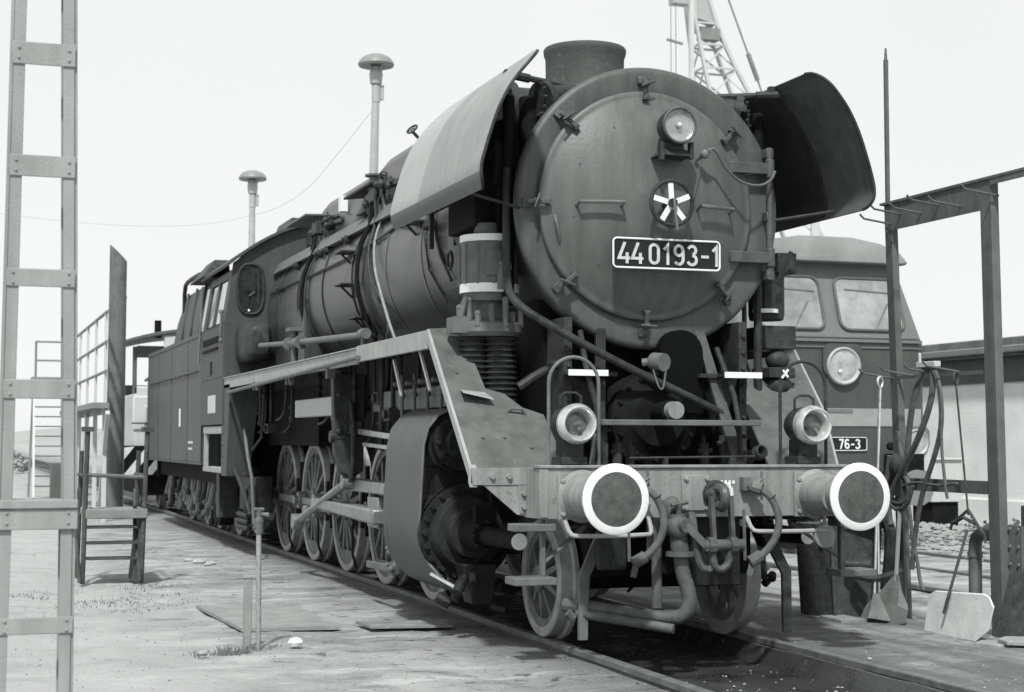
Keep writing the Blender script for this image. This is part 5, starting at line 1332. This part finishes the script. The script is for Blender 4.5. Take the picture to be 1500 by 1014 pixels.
mb.build('jib', M('crane_paint', .46, .6, var=.1, scale=.8, bump=0), cr, smooth=0)
mb = MB(); mb.box(28.1, 29.1, 59.9, 60.4, 20.3, 20.85); mb.build('machinery_box', mt_farmid, cr)
mb = MB(); mb.hexa([(27.95, 60, 21.3), (28.9, 60, 21.1), (28.9, 60.6, 21.1), (27.95, 60.6, 21.3), (27.3, 60, 25), (27.9, 60, 25), (27.9, 60.6, 25), (27.3, 60.6, 25)]); mb.box(26.7, 27.5, 59.9, 60.5, 21.9, 22.4); mb.build('jib_plate', mt_galv, cr)
mb = MB(); mb.bar((26.4, 60, 20.15), (27.2, 60, 20.0), .1, .1); mb.cyl((26.6, 60, 16.5), (26.6, 60, 24), .02, n=5); mb.cyl((26.85, 60, 16.5), (26.85, 60, 24), .02, n=5); mb.cyl((28.6, 59.8, 24.5), (31.6, 59.8, 17.0), .05, n=6); mb.cyl((30.5, 59.8, 19.75), (31.0, 59.8, 18.5), .13, n=6); mb.build('crane_cable', mt_farmid, cr)
mb = MB(); mb.box(27.45, 27.66, 59.7, 59.9, 8, 23); mb.box(33.8, 34.2, 59.7, 59.9, 3, 13); mb.build('upright', mt_pale, cr)

# ================================================================== LAMP POSTS AND CABLE
def lamp_post(x, y, zt, lab, lean=0.0):
    t = thing('lamp_post', (x-lean, y, 0), lab, 'lamp post', 'mushroom lamp posts behind the locomotive')
    mb = MB(); mb.tube([(x-lean, y, -.1), (x-lean*.35, y, zt*.6), (x, y, zt-.62)], [.125, .105, .075], 14)
    mb.cyl((x, y, zt-1.0), (x, y, zt-.66), .09, n=12); mb.box(x+.08, x+.16, y-.05, y+.05, zt-.95, zt-.65); mb.build('pole', mt_galv, t)
    mb = MB(); mb.lathe((x, y, 0), (0, 0, 1), [(zt-.66, .07), (zt-.62, .12), (zt-.42, .14), (zt-.34, .12), (zt-.26, .10)], 20)
    for k in range(4): mb.bar((x+.1*math.cos(k*PI/2+.5), y+.1*math.sin(k*PI/2+.5), zt-.45), (x+.2*math.cos(k*PI/2+.5), y+.2*math.sin(k*PI/2+.5), zt-.23), .02, .02)
    mb.build('lamp_body', mt_galv, t)
    mb = MB(); mb.lathe((x, y, 0), (0, 0, 1), [(zt-.24, .10), (zt-.26, .355), (zt-.22, .375), (zt-.15, .35), (zt-.07, .27), (zt-.015, .15), (zt, 0)], 36); mb.build('lamp_shade', mt_lampgrey, t)
lamp_post(3.26, 23, 9.36, 'pale mushroom-headed lamp post right behind the boiler, taller-looking of the two', .17)
lamp_post(2.62, 34, 8.62, 'pale mushroom-headed lamp post beyond the cab roof, smaller-looking of the two', .05)
mb = MB(); mb.tube([(3.2, 23, 8.2), (3.0, 25, 7.7), (2.9, 28, 7.25), (2.75, 31, 7.2), (2.6, 34, 7.4), (1.2, 34, 7.05), (-1.5, 34, 6.95), (-6.5, 34, 7.4), (-14, 34, 8.5)], .005, 5, smooth=2)
tag(mb.build('overhead_cable', mt_galv), 'thin sagging overhead cable strung past the lamp posts', 'cable')

# ================================================================== GANTRY WITH HOOKS ON THE RIGHT
mt_rack = M('rack_steel', .115, .65, var=.3, scale=6, bump=.3, streak=.4, spots=.3, spotv=.05)
ga = thing('tool_rack', (2.55, 1.6, 0), 'dark steel tool rack of two posts, beam and hooks beside the track', 'rack')
mb = MB()
def chan(mb, p0, p1, wx, wy, t=.012):       # U section, open to +x
    p0, p1 = V(p0), V(p1)
    for (ox, oy, sx, sy) in ((-wx/2+t/2, 0, t, wy), (t/2, -wy/2+t/2, wx-t, t), (t/2, wy/2-t/2, wx-t, t)):
        a, b_ = p0+Vector((ox, oy, 0)), p1+Vector((ox, oy, 0))
        mb.hexa([a+Vector((-sx/2, -sy/2, 0)), a+Vector((sx/2, -sy/2, 0)), a+Vector((sx/2, sy/2, 0)), a+Vector((-sx/2, sy/2, 0)), b_+Vector((-sx/2, -sy/2, 0)), b_+Vector((sx/2, -sy/2, 0)), b_+Vector((sx/2, sy/2, 0)), b_+Vector((-sx/2, sy/2, 0))])
chan(mb, (2.61, 2.24, -.05), (2.55, 2.31, 3.39), .06, .10)
mb.build('post', mt_rack, ga)
mb = MB(); mb.bar((2.535, 2.325, 3.2), (2.53, 2.325, 4.62), .03, .03, (0, 1, 0)); mb.cyl((2.53, 2.325, 4.60), (2.53, 2.325, 4.72), .016, .008, n=8); mb.build('aerial_rod', mt_rack, ga)
mb = MB(); chan(mb, (2.57, .88, -.05), (2.55, .93, 3.38), .07, .135); mb.build('post', mt_rack, ga)
mb = MB(); mb.box(2.515, 2.53, .99, 2.27, 3.17, 3.385); mb.box(2.50, 2.61, -2.5, 2.40, 3.392, 3.412); mb.box(2.505, 2.515, -2.5, .85, 3.345, 3.39); mb.build('cross_beam', mt_rack, ga)
mb = MB(); mb.box(2.54, 2.56, 1.0, 2.2, 1.02, 1.12); mb.build('lower_beam', mt_rack, ga)
mb = MB(); mb.box(2.545, 2.56, .99, 2.26, 1.93, 1.96); mb.build('hook_bar', mt_rack, ga)
for y, z in ((2.26, 3.24), (2.10, 3.30), (1.80, 3.27), (1.55, 3.30), (1.25, 3.25), (.82, 3.28), (2.30, 1.96), (1.98, 1.97), (1.62, 1.97), (1.36, 1.98)):
    mb = MB(); mb.tube([(2.56, y, z-.02), (2.47, y, z-.01), (2.28, y+.02, z+.02), (2.24, y+.02, z+.055)], .009, 6); mb.build('hook', mt_rack, ga)
# fire irons, hoses and other tools hung on or leant against the rack
GT = 'fire irons and hoses on the tool rack'
def rod_ring(name, x, y, z, foot, lab, mt, r=.011, rr=.045):
    t = thing(name, foot, lab, 'fire iron', GT)
    mb = MB(); mb.ring((x, y, z), (.55, -.83, 0), rr, r*.95, 24, 8); mb.build('ring', mt, t)
    mb = MB(); mb.tube([(x, y, z-rr), Vector((x, y, z-rr)).lerp(Vector(foot), .5), foot], r, 8); mb.build('shaft', mt, t); return t
f1 = rod_ring('fire_iron', 2.36, 2.19, 1.90, (2.20, 2.05, .14), 'long pale ring-handled fire iron hanging from a hook on the far post', mt_bright)
mb = MB(); mb.hexa([(2.06, 1.92, .02), (2.20, 1.80, .0), (2.24, 1.86, .0), (2.10, 2.0, .02), (2.18, 2.03, .2), (2.21, 2.0, .2), (2.22, 2.02, .2), (2.19, 2.05, .2)]); mb.build('blade', mt_mid, f1)
f2 = rod_ring('fire_iron', 2.42, 1.20, 1.90, (2.48, 1.15, .86), 'thin dark ring-handled fire rake hanging near the closer rack post', mt_rust, .008, .045)
mb = MB(); mb.tube([(2.48, 1.15, .9), (2.46, 1.34, .78), (2.46, 1.36, .74)], .012, 6); mb.tube([(2.48, 1.15, .9), (2.48, 1.0, .76), (2.47, .93, .72), (2.47, .92, .66)], .012, 6); mb.tube([(2.46, 1.33, .79), (2.47, 1.2, .84), (2.47, 1.05, .80)], .014, 6); mb.build('rake_head', mt_rust, f2)
t = thing('fire_iron', (2.25, 2.10, 0), 'second pale rod standing beside the ring-handled iron at the far post', 'fire iron', GT)
mb = MB(); mb.tube([(2.26, 2.08, .05), (2.31, 2.16, .9), (2.36, 2.22, 1.62)], .009, 8); mb.build('shaft', mt_bright, t)
t = thing('ash_shovel', (2.2, 1.85, 0), 'dented grey ash shovel standing on its blade against the far rack post', 'shovel', GT)
mb = MB(); mb.sheet([[(2.10, 2.12, -.03), (2.16, 1.95, -.04), (2.20, 1.75, -.04), (2.24, 1.66, .0)], [(2.16, 2.10, .10), (2.21, 1.95, .12), (2.25, 1.78, .12), (2.28, 1.68, .09)], [(2.27, 2.02, .24), (2.30, 1.93, .27), (2.31, 1.85, .24), (2.31, 1.74, .12)], [(2.31, 1.96, .33), (2.33, 1.92, .36), (2.33, 1.88, .34), (2.32, 1.85, .24)]], .006); mb.build('blade', mt_mid, t)
mb = MB(); mb.tube([(2.32, 1.92, .30), (2.42, 2.02, .8), (2.50, 2.12, 1.35)], .018, 8); mb.build('handle', mt_wood, t)
def hang_hose(pts, r, lab):
    mb = MB(); mb.tube(pts, r, 8, smooth=2); tag(mb.build('hose', mt_hose), lab, 'hose', GT)
hang_hose([(2.40, 1.86, 1.30), (2.40, 1.80, 1.66), (2.42, 1.70, 1.93), (2.44, 1.63, 2.0), (2.44, 1.54, 1.98), (2.42, 1.52, 1.75), (2.40, 1.72, 1.40), (2.40, 1.98, 1.15), (2.40, 2.16, .92), (2.40, 2.12, .74)], .025, 'thick black hose looped over a rack hook and crossing down to the far post')
hang_hose([(2.44, 1.66, 1.99), (2.43, 1.52, 2.0), (2.42, 1.42, 1.85), (2.42, 1.39, 1.55), (2.42, 1.50, 1.30), (2.42, 1.68, 1.02), (2.43, 1.80, .72), (2.43, 1.86, .40)], .021, 'thinner grey hose hanging from the hook in a long slack bend')
hang_hose([(2.44, 1.60, 1.99), (2.42, 1.46, 1.97), (2.41, 1.37, 1.75), (2.41, 1.40, 1.4), (2.41, 1.34, 1.05), (2.41, 1.32, .98)], .013, 'short thin hose end dangling in front of the lower rack beam')
hang_hose([(2.44, 2.18, 1.30), (2.43, 2.24, 1.05), (2.43, 2.14, .88), (2.43, 1.98, .86), (2.43, 1.86, .98), (2.43, 1.92, 1.14), (2.43, 2.08, 1.20), (2.43, 2.22, 1.02), (2.43, 2.08, .90), (2.43, 1.9, .94), (2.43, 1.84, 1.06)], .022, 'coiled black hose bundled low against the far rack post')
hang_hose([(2.44, 2.06, 1.5), (2.44, 2.0, 1.2), (2.44, 1.90, .9), (2.44, 1.86, .62), (2.44, 1.80, .50), (2.44, 1.76, .30), (2.44, 1.70, .24)], .015, 'frayed black hose end hanging under the coiled hose')
hang_hose([(2.42, 2.02, 1.04), (2.42, 1.8, 1.10), (2.42, 1.45, 1.07), (2.42, 1.2, 1.10)], .011, 'thin hose strung level along the lower rack beam')
mb = MB(); mb.lathe((2.44, 2.05, 1.22), (.6, -.8, 0), [(-.05, 0), (-.05, .09), (0, .11), (.05, .07), (.08, 0)], 18); mb.box(2.40, 2.48, 1.96, 2.12, .98, 1.14)
tag(mb.build('valve_block', mt_part), 'dark valve body among the coiled hoses at the far rack post', 'valve', GT)
mb = MB(); mb.box(2.40, 2.46, 1.46, 1.72, 2.0, 2.045); mb.box(2.42, 2.44, 1.70, 1.72, 2.04, 2.12)
tag(mb.build('hose_clamp', mt_pale, bev=.005), 'pale clamp strip resting on the hoses over the rack hook', 'clamp')
# box with pipe, elbow pipe, sheet, block at the right edge
t = thing('trough_box', (2.2, 2.45, 0), 'dark steel trough box standing on the ground behind the right buffer', 'box')
mb = MB(); mb.hexa([(1.96, 2.26, -.05), (2.42, 2.36, -.05), (2.40, 2.80, -.05), (1.90, 2.72, -.05), (1.92, 2.24, .74), (2.46, 2.34, .74), (2.46, 2.82, .74), (1.86, 2.74, .74)]); mb.bar((1.955, 2.245, -.03), (1.92, 2.235, .74), .03, .03, (0, 1, 0)); mb.box(1.85, 2.47, 2.25, 2.30, .70, .76); mb.build('case', mt_rust, t, bev=.008)
mb = MB(); mb.cyl((2.02, 2.20, .42), (2.20, 2.10, .42), .045, n=14); mb.tube([(2.06, 2.16, .34), (2.2, 2.05, .31), (2.36, 2.05, .34), (2.5, 2.15, .36)], .03, 8, smooth=1); mb.tube([(2.30, 2.2, .85), (2.42, 2.15, .75), (2.44, 2.2, .45), (2.46, 2.3, .2)], .05, 8, smooth=1); mb.build('pipe_stub', mt_part, t)
t = thing('bent_pipe', (2.72, 1.42, 0), 'grey bent standpipe with elbow behind the whitish sheet', 'pipe')
mb = MB(); mb.tube([(2.72, 1.42, -.06), (2.72, 1.42, .55), (2.72, 1.41, .66), (2.71, 1.32, .71), (2.68, 1.2, .71), (2.66, .85, .70)], .052, 14, smooth=1); mb.build('pipe', mt_mid, t)
mb = MB(); mb.cyl((2.72, 1.42, .52), (2.72, 1.42, .56), .06, n=16); mb.build('pipe_collar', mt_mid, t)
mb = MB(); pts = [(2.19, 1.33, -.05), (2.19, .92, -.045), (2.19, .66, -.03), (2.20, .52, .06), (2.215, .47, .23), (2.22, .53, .30), (2.225, .60, .315), (2.225, 1.22, .285), (2.22, 1.30, .25)]
mb.extr(pts, (.012, 0, .008)); tag(mb.build('metal_sheet', mt_sheet, bev=.003), 'whitish clipped-corner metal sheet leaning at the foot of the tool rack', 'sheet')
mb = MB(); mb.tube([(2.40, 1.05, .75), (2.26, 1.0, .45), (2.185, .98, .28), (2.165, 1.02, .14)], .012, 6, smooth=1); tag(mb.build('wire', mt_rust), 'dark bent wire hanging over the whitish metal sheet', 'wire')
t = thing('column_block', (2.75, .3, 0), 'dark bolted steel column block at the right edge of the yard', 'block')
mb = MB(); mb.hexa([(2.45, .25, -.06), (3.1, .25, -.06), (3.1, .86, -.06), (2.45, .86, -.06), (2.62, .30, .5), (3.1, .30, .5), (3.1, .82, .5), (2.62, .82, .5)]); mb.box(2.62, 3.1, .0, .70, .4, .95); mb.build('case', mt_rust, t, bev=.012)
mb = MB(); mb.box(2.60, 2.62, .66, .84, .30, .80); mb.bolts([(2.60, yy, .38+.13*k) for yy in (.70, .80) for k in range(4)], (-1, 0, 0), .018, .012); mb.build('flange', mt_mid, t)
for k, (x, y, a) in enumerate(((2.22, .42, .3), (2.30, .30, .9))):
    mb = MB(); c_, s_ = math.cos(a), math.sin(a)
    pts = [(x+c_*u-s_*v, y+s_*u+c_*v, -.03+.03*k) for u, v in ((-.16, -.12), (.02, -.16), (.18, -.08), (.15, .10), (-.02, .14), (-.17, .07))]
    mb.extr(pts, (0, 0, .03)); tag(mb.build('broken_slab', mt_stone, bev=.006), ['broken pale slab lying on the ground by the steel column block', 'smaller slab chip on top of the broken slab by the column block'][k], 'slab')
mb = MB(); mb.box(1.84, 2.06, 1.95, 2.3, -.03, .01); tag(mb.build('timber_piece', mt_wood, bev=.006), 'short pale timber lying beside the dark trough box', 'timber')

# ================================================================== LEFT SIDE
ma = thing('lattice_mast', (-4.52, -2.9, 0), 'tall pale two-legged batten mast close by on the left edge', 'mast')
for x0, x1, nm in ((-4.665, -4.635, 0), (-4.375, -4.425, 1)):
    mb = MB()
    s = 1 if nm else -1
    def leg(mb, xa, xb, za, zb):
        # channel: web outside, two flanges
        mb.hexa([(xa-.006, -2.95, za), (xa+.006, -2.95, za), (xa+.006, -2.83, za), (xa-.006, -2.83, za), (xb-.006, -2.95, zb), (xb+.006, -2.95, zb), (xb+.006, -2.83, zb), (xb-.006, -2.83, zb)])
        i = -s*.05
        for y in (-2.953, -2.83): mb.hexa([(xa+i, y-.006, za), (xa-s*.006, y-.006, za), (xa-s*.006, y+.006, za), (xa+i, y+.006, za), (xb+i, y-.006, zb), (xb-s*.006, y-.006, zb), (xb-s*.006, y+.006, zb), (xb+i, y+.006, zb)])
    leg(mb, x0, x1, 1.12, 4.2)
    leg(mb, x0-(.005 if nm else .02), x0-(.008 if nm else 0), -.1, 1.12)
    mb.build('leg', mt_mast, ma, bev=.003)
for z, h in ((.70, .065), (1.115, .10), (1.615, .075), (2.05, .07), (2.49, .085), (2.935, .09), (3.37, .09), (.25, .07)):
    mb = MB(); k = (z-1.1)/3.1
    xa, xb = -4.66+.022*max(0, k), -4.38-.045*max(0, k)
    if abs(z-1.115) < .01: mb.box(-4.70, -4.37, -2.975, -2.94, 1.07, 1.15); mb.box(-4.70, -4.37, -2.985, -2.82, 1.152, 1.185)
    else: mb.box(xa, xb, -2.966, -2.960, z-h/2, z+h/2)
    mb.bolts([(x_, -2.966 if abs(z-1.115) > .01 else -2.975, z+d) for x_ in (xa+.025, xb-.025) for d in (-.02, .02)], (0, -1, 0), .008, .006)
    mb.build('batten_plate', mt_mast, ma, bev=.003)
# step ladder
sl_ = thing('step_ladder', (-3.2, 8, 0), 'portable steel step ladder with railings standing on the dirt at left', 'step ladder')
for x, nm in ((-3.53, 0), (-2.93, 1)):
    for y, zt in ((7.75, 1.50), (8.55, 1.30)):
        mb = MB(); mb.cyl((x-.03+.06*nm*(-.2), y, -.05), (x, y, zt), .025, n=10); mb.build('leg', mt_rust, sl_)
    mb = MB(); mb.box(x-.06, x+.06, 7.70, 7.80, 1.50, 1.55); mb.build('leg_cap', mt_rust, sl_)
    mb = MB(); mb.cyl((x-.03, 7.78, 1.05), (x-.03, 8.55, 1.05), .02, n=8); mb.tube([(x-.06, 7.7, -.03), (x-.10, 7.9, .55), (x-.08, 8.1, .9)], .02, 8); mb.build('hand_rail', mt_rust, sl_)
mb = MB(); mb.cyl((-3.56, 7.75, 1.06), (-2.95, 7.75, 1.03), .022, n=10); mb.build('cross_rail', mt_mid, sl_)
mb = MB(); mb.box(-3.54, -2.92, 7.72, 8.5, .63, .70); mb.box(-3.54, -2.92, 7.70, 7.72, .61, .71); mb.build('top_platform', mt_wood, sl_, bev=.01)
for z in (.52, .36, .20): 
    mb = MB(); mb.box(-3.52, -3.02, 7.74, 7.95, z-.012, z+.012); mb.build('tread', mt_rust, sl_)
mb = MB(); mb.hexa([(-3.06, 7.78, -.03), (-3.0, 7.78, -.03), (-3.0, 8.2, -.03), (-3.06, 8.2, -.03), (-2.98, 7.78, .63), (-2.94, 7.78, .63), (-2.94, 8.3, .63), (-2.98, 8.3, .63)]); mb.build('side_plate', mt_rust, sl_)
# standpipe and post
t = thing('standpipe', (-2.76, 2.08, 0), 'thin weathered standpipe with valve head rising from the dirt', 'standpipe')
mb = MB(); mb.cyl((-2.76, 2.08, -.08), (-2.765, 2.08, .78), .019, n=12); mb.build('pipe', M('flaking_pipe', .26, .7, var=.3, scale=30, bump=.4, spots=.5, spotv=.06), t)
mb = MB(); mb.cyl((-2.765, 2.08, .76), (-2.765, 2.08, .86), .032, n=12); mb.ball((-2.765, 2.08, .84), .036, 10); mb.cyl((-2.765, 2.08, .86), (-2.765, 2.08, .92), .018, n=8); mb.cyl((-2.805, 2.07, .80), (-2.765, 2.08, .80), .014, n=6); mb.build('valve', mt_mid, t)
mb = MB(); mb.cyl((-2.80, 2.08, .925), (-2.73, 2.08, .925), .014, n=8); mb.build('tap_handle', mt_mid, t)
mb = MB(); mb.bar((-2.835, 2.12, -.08), (-2.83, 2.12, .44), .055, .05, (0, 1, 0)); mb.box(-2.865, -2.80, 2.09, 2.15, .435, .45)
tag(mb.build('short_post', mt_wood, bev=.006), 'short weathered post right beside the standpipe', 'post')
mb = MB(); mb.ball((-2.52, 1.95, -.005), .05, 9, (1.1, .9, .75)); tag(mb.build('white_stone', mt_white), 'white rounded stone on the dirt beside the standpipe', 'stone')
mb = MB(); mb.ball((-3.2, 1.75, -.03), .035, 8, (1.2, .9, .6)); tag(mb.build('small_stone', mt_stone), 'small flattish stone in front of the grass tuft by the standpipe', 'stone')
mb = MB(); mb.extr([(-2.78, 5.1, -.060), (-2.70, 3.15, -.056), (-1.95, 3.05, -.056), (-1.95, 4.9, -.060)], (0, 0, .026)); tag(mb.build('ground_plate', M('dusty_plate', .25, .7, var=.2, scale=4, bump=.4, spots=.4, spotv=.34)), 'large dusty steel plate lying flat on the dirt by the standpipe', 'plate')
mb = MB(); mb.extr([(-1.75, 2.85, -.035), (-1.12, 2.75, -.035), (-1.15, 3.15, -.035), (-1.78, 3.25, -.035)], (0, 0, .018)); tag(mb.build('ground_plate', M('muddy_plate', .20, .8, var=.35, scale=6, bump=.5, spots=.5, spotv=.3)), 'small warped plate on the dirt next to the left rail', 'plate')
mb = MB()
for k, (dx, dy, r_) in enumerate(((0, 0, .06), (.09, -.26, .04), (-.09, .3, .045), (.02, -.45, .03), (.06, .2, .04))): mb.ball((-2.0+dx, 10.35+dy, -.04), r_, 7, (1.7, 1.2, .7))
tag(mb.build('pale_rubble', mt_rub, smooth=0), 'low heap of pale rubble on the dirt between the step ladder and the rail', 'rubble')
# bevelled pole with thin white post
mb = MB(); ring0, ring1 = [], []
for i in range(24):
    a = 2*PI*i/24; x, y = .16*math.cos(a), .16*math.sin(a)
    ring0.append((-1.97+x, 22+y, -.1)); ring1.append((-1.95+x, 22+y, 4.92-1.0*x))
mb.rings([ring0, ring1]); tag(mb.build('steel_pole', mt_mid), 'thick dark pole with a slanted cut top at the tender end', 'pole')
mb = MB(); mb.box(-1.83, -1.77, 22.2, 22.27, -.05, 4.1); mb.box(-1.84, -1.76, 22.19, 22.28, 4.1, 4.13); tag(mb.build('white_post', mt_pale), 'thin white post just right of the slant-topped pole', 'post')
# raised inspection platform
pf = thing('raised_platform', (-2.7, 24, 0), 'white raised walkway with railings and braced posts left of the tender', 'platform')
mb = MB(); mb.box(-2.5, -2.2, 20.6, 30, 1.98, 2.08); mb.box(-2.22, -2.2, 20.6, 30, 1.88, 1.98); mb.build('deck', mt_farmid, pf)
for y in [20.9+2.1*k for k in range(5)]:
    for x in (-2.25,):
        mb = MB(); mb.box(x-.04, x+.04, y-.03, y+.03, -.1, 1.98); mb.box(x-.025, x+.025, y-.02, y+.02, 1.98, 3.75); mb.build('post', mt_pale, pf)
mb = MB()
for x in (-2.25,):
    for z in (2.65, 3.18, 3.72): mb.cyl((x, 20.6, z), (x, 30, z), .03, n=8)
mb.build('railing', mt_farmid, pf)
for y in (20.3, 24.9, 28.1):
    mb = MB(); mb.bar((-2.25, y, 1.9), (-2.25, y+1.5, .1), .07, .09); mb.build('brace', mt_pale, pf)
st_ = thing('metal_stairs', (-2.5, 34, 0), 'pale open-tread stairway with landing rail seen through the mast', 'stairs')
for x in (-2.92, -2.18):
    mb = MB(); mb.bar((x, 33.0, -.05), (x+.03, 34.4, 2.98), .05, .14); mb.build('stringer', mt_pale, st_)
mb = MB()
for k in range(11): z = .25+.25*k; mb.box(-2.90, -2.18, 33.1+.115*k, 33.32+.115*k, z-.015, z+.015)
mb.build('treads', mt_fardk, st_)
mb = MB()
for x in (-2.86, -2.2): mb.cyl((x, 34.3, 2.9), (x, 34.3, 3.95), .03, n=8)
for z in (3.45, 3.93): mb.cyl((-2.86, 34.3, z), (-2.2, 34.3, z), .025, n=8)
mb.bar((-2.98, 34.4, -.1), (-2.9, 34.4, 2.95), .06, .06, (0, 1, 0)); mb.build('landing_rail', mt_farmid, st_)
mb = MB(); mb.box(-2.95, -2.1, 34.2, 35.2, 2.93, 3.02); mb.build('landing', mt_farmid, st_)
mb = MB(); mb.box(-2.55, -2.0, 32.2, 32.7, -.1, .85); tag(mb.build('dark_crate', mt_fardk, bev=.02), 'dark square crate on the ground in front of the pale stairway', 'crate')
# scrub and sheds far away at left
def shrub(x, y, w_, h, n_, lab):
    t = thing('far_bush', (x, y, 0), lab, 'bush')
    mb = MB(); cl = [(random.gauss(0, w_*.35), random.gauss(0, w_*.35), h*random.uniform(.2, .75), random.uniform(.18, .34)*h) for _ in range(9)]
    for _ in range(n_):
        c = random.choice(cl); d = Vector((random.gauss(0, 1), random.gauss(0, 1), random.gauss(0, 1))).normalized()*c[3]*random.uniform(.5, 1.05); p = Vector((x+c[0], y+c[1], c[2]))+d
        e = Vector((random.gauss(0, 1), random.gauss(0, 1), random.gauss(0, 1))).normalized()*.10; f_ = e.cross(d).normalized()*.06
        mb.f([mb.v(p-e), mb.v(p+f_), mb.v(p+e), mb.v(p-f_)])
    mb.build('crown', mt_hazeleaf, t, smooth=0, recalc=False)
    mb = MB(); mb.cyl((x, y, -.1), (x, y, h*.5), .07, .03, n=6); mb.build('trunk', mt_rust, t)
shrub(-2.6, 66, 1.9, 1.3, 700, 'ragged low bush far off below the horizon at the left edge')
shed = thing('distant_shed', (-3.6, 120, 0), 'tiny distant shed with dark roof on the left horizon', 'shed')
mb = MB(); mb.box(-6, -1.5, 118, 122, -.1, 2.0); mb.build('wall', mt_pale, shed)
mb = MB(); mb.hexa([(-6.2, 117.8, 2.0), (-1.3, 117.8, 2.0), (-1.3, 122.2, 2.0), (-6.2, 122.2, 2.0), (-6.2, 119.9, 2.9), (-1.3, 119.9, 2.9), (-1.3, 120.1, 2.9), (-6.2, 120.1, 2.9)]); mb.build('roof', mt_farmid, shed)
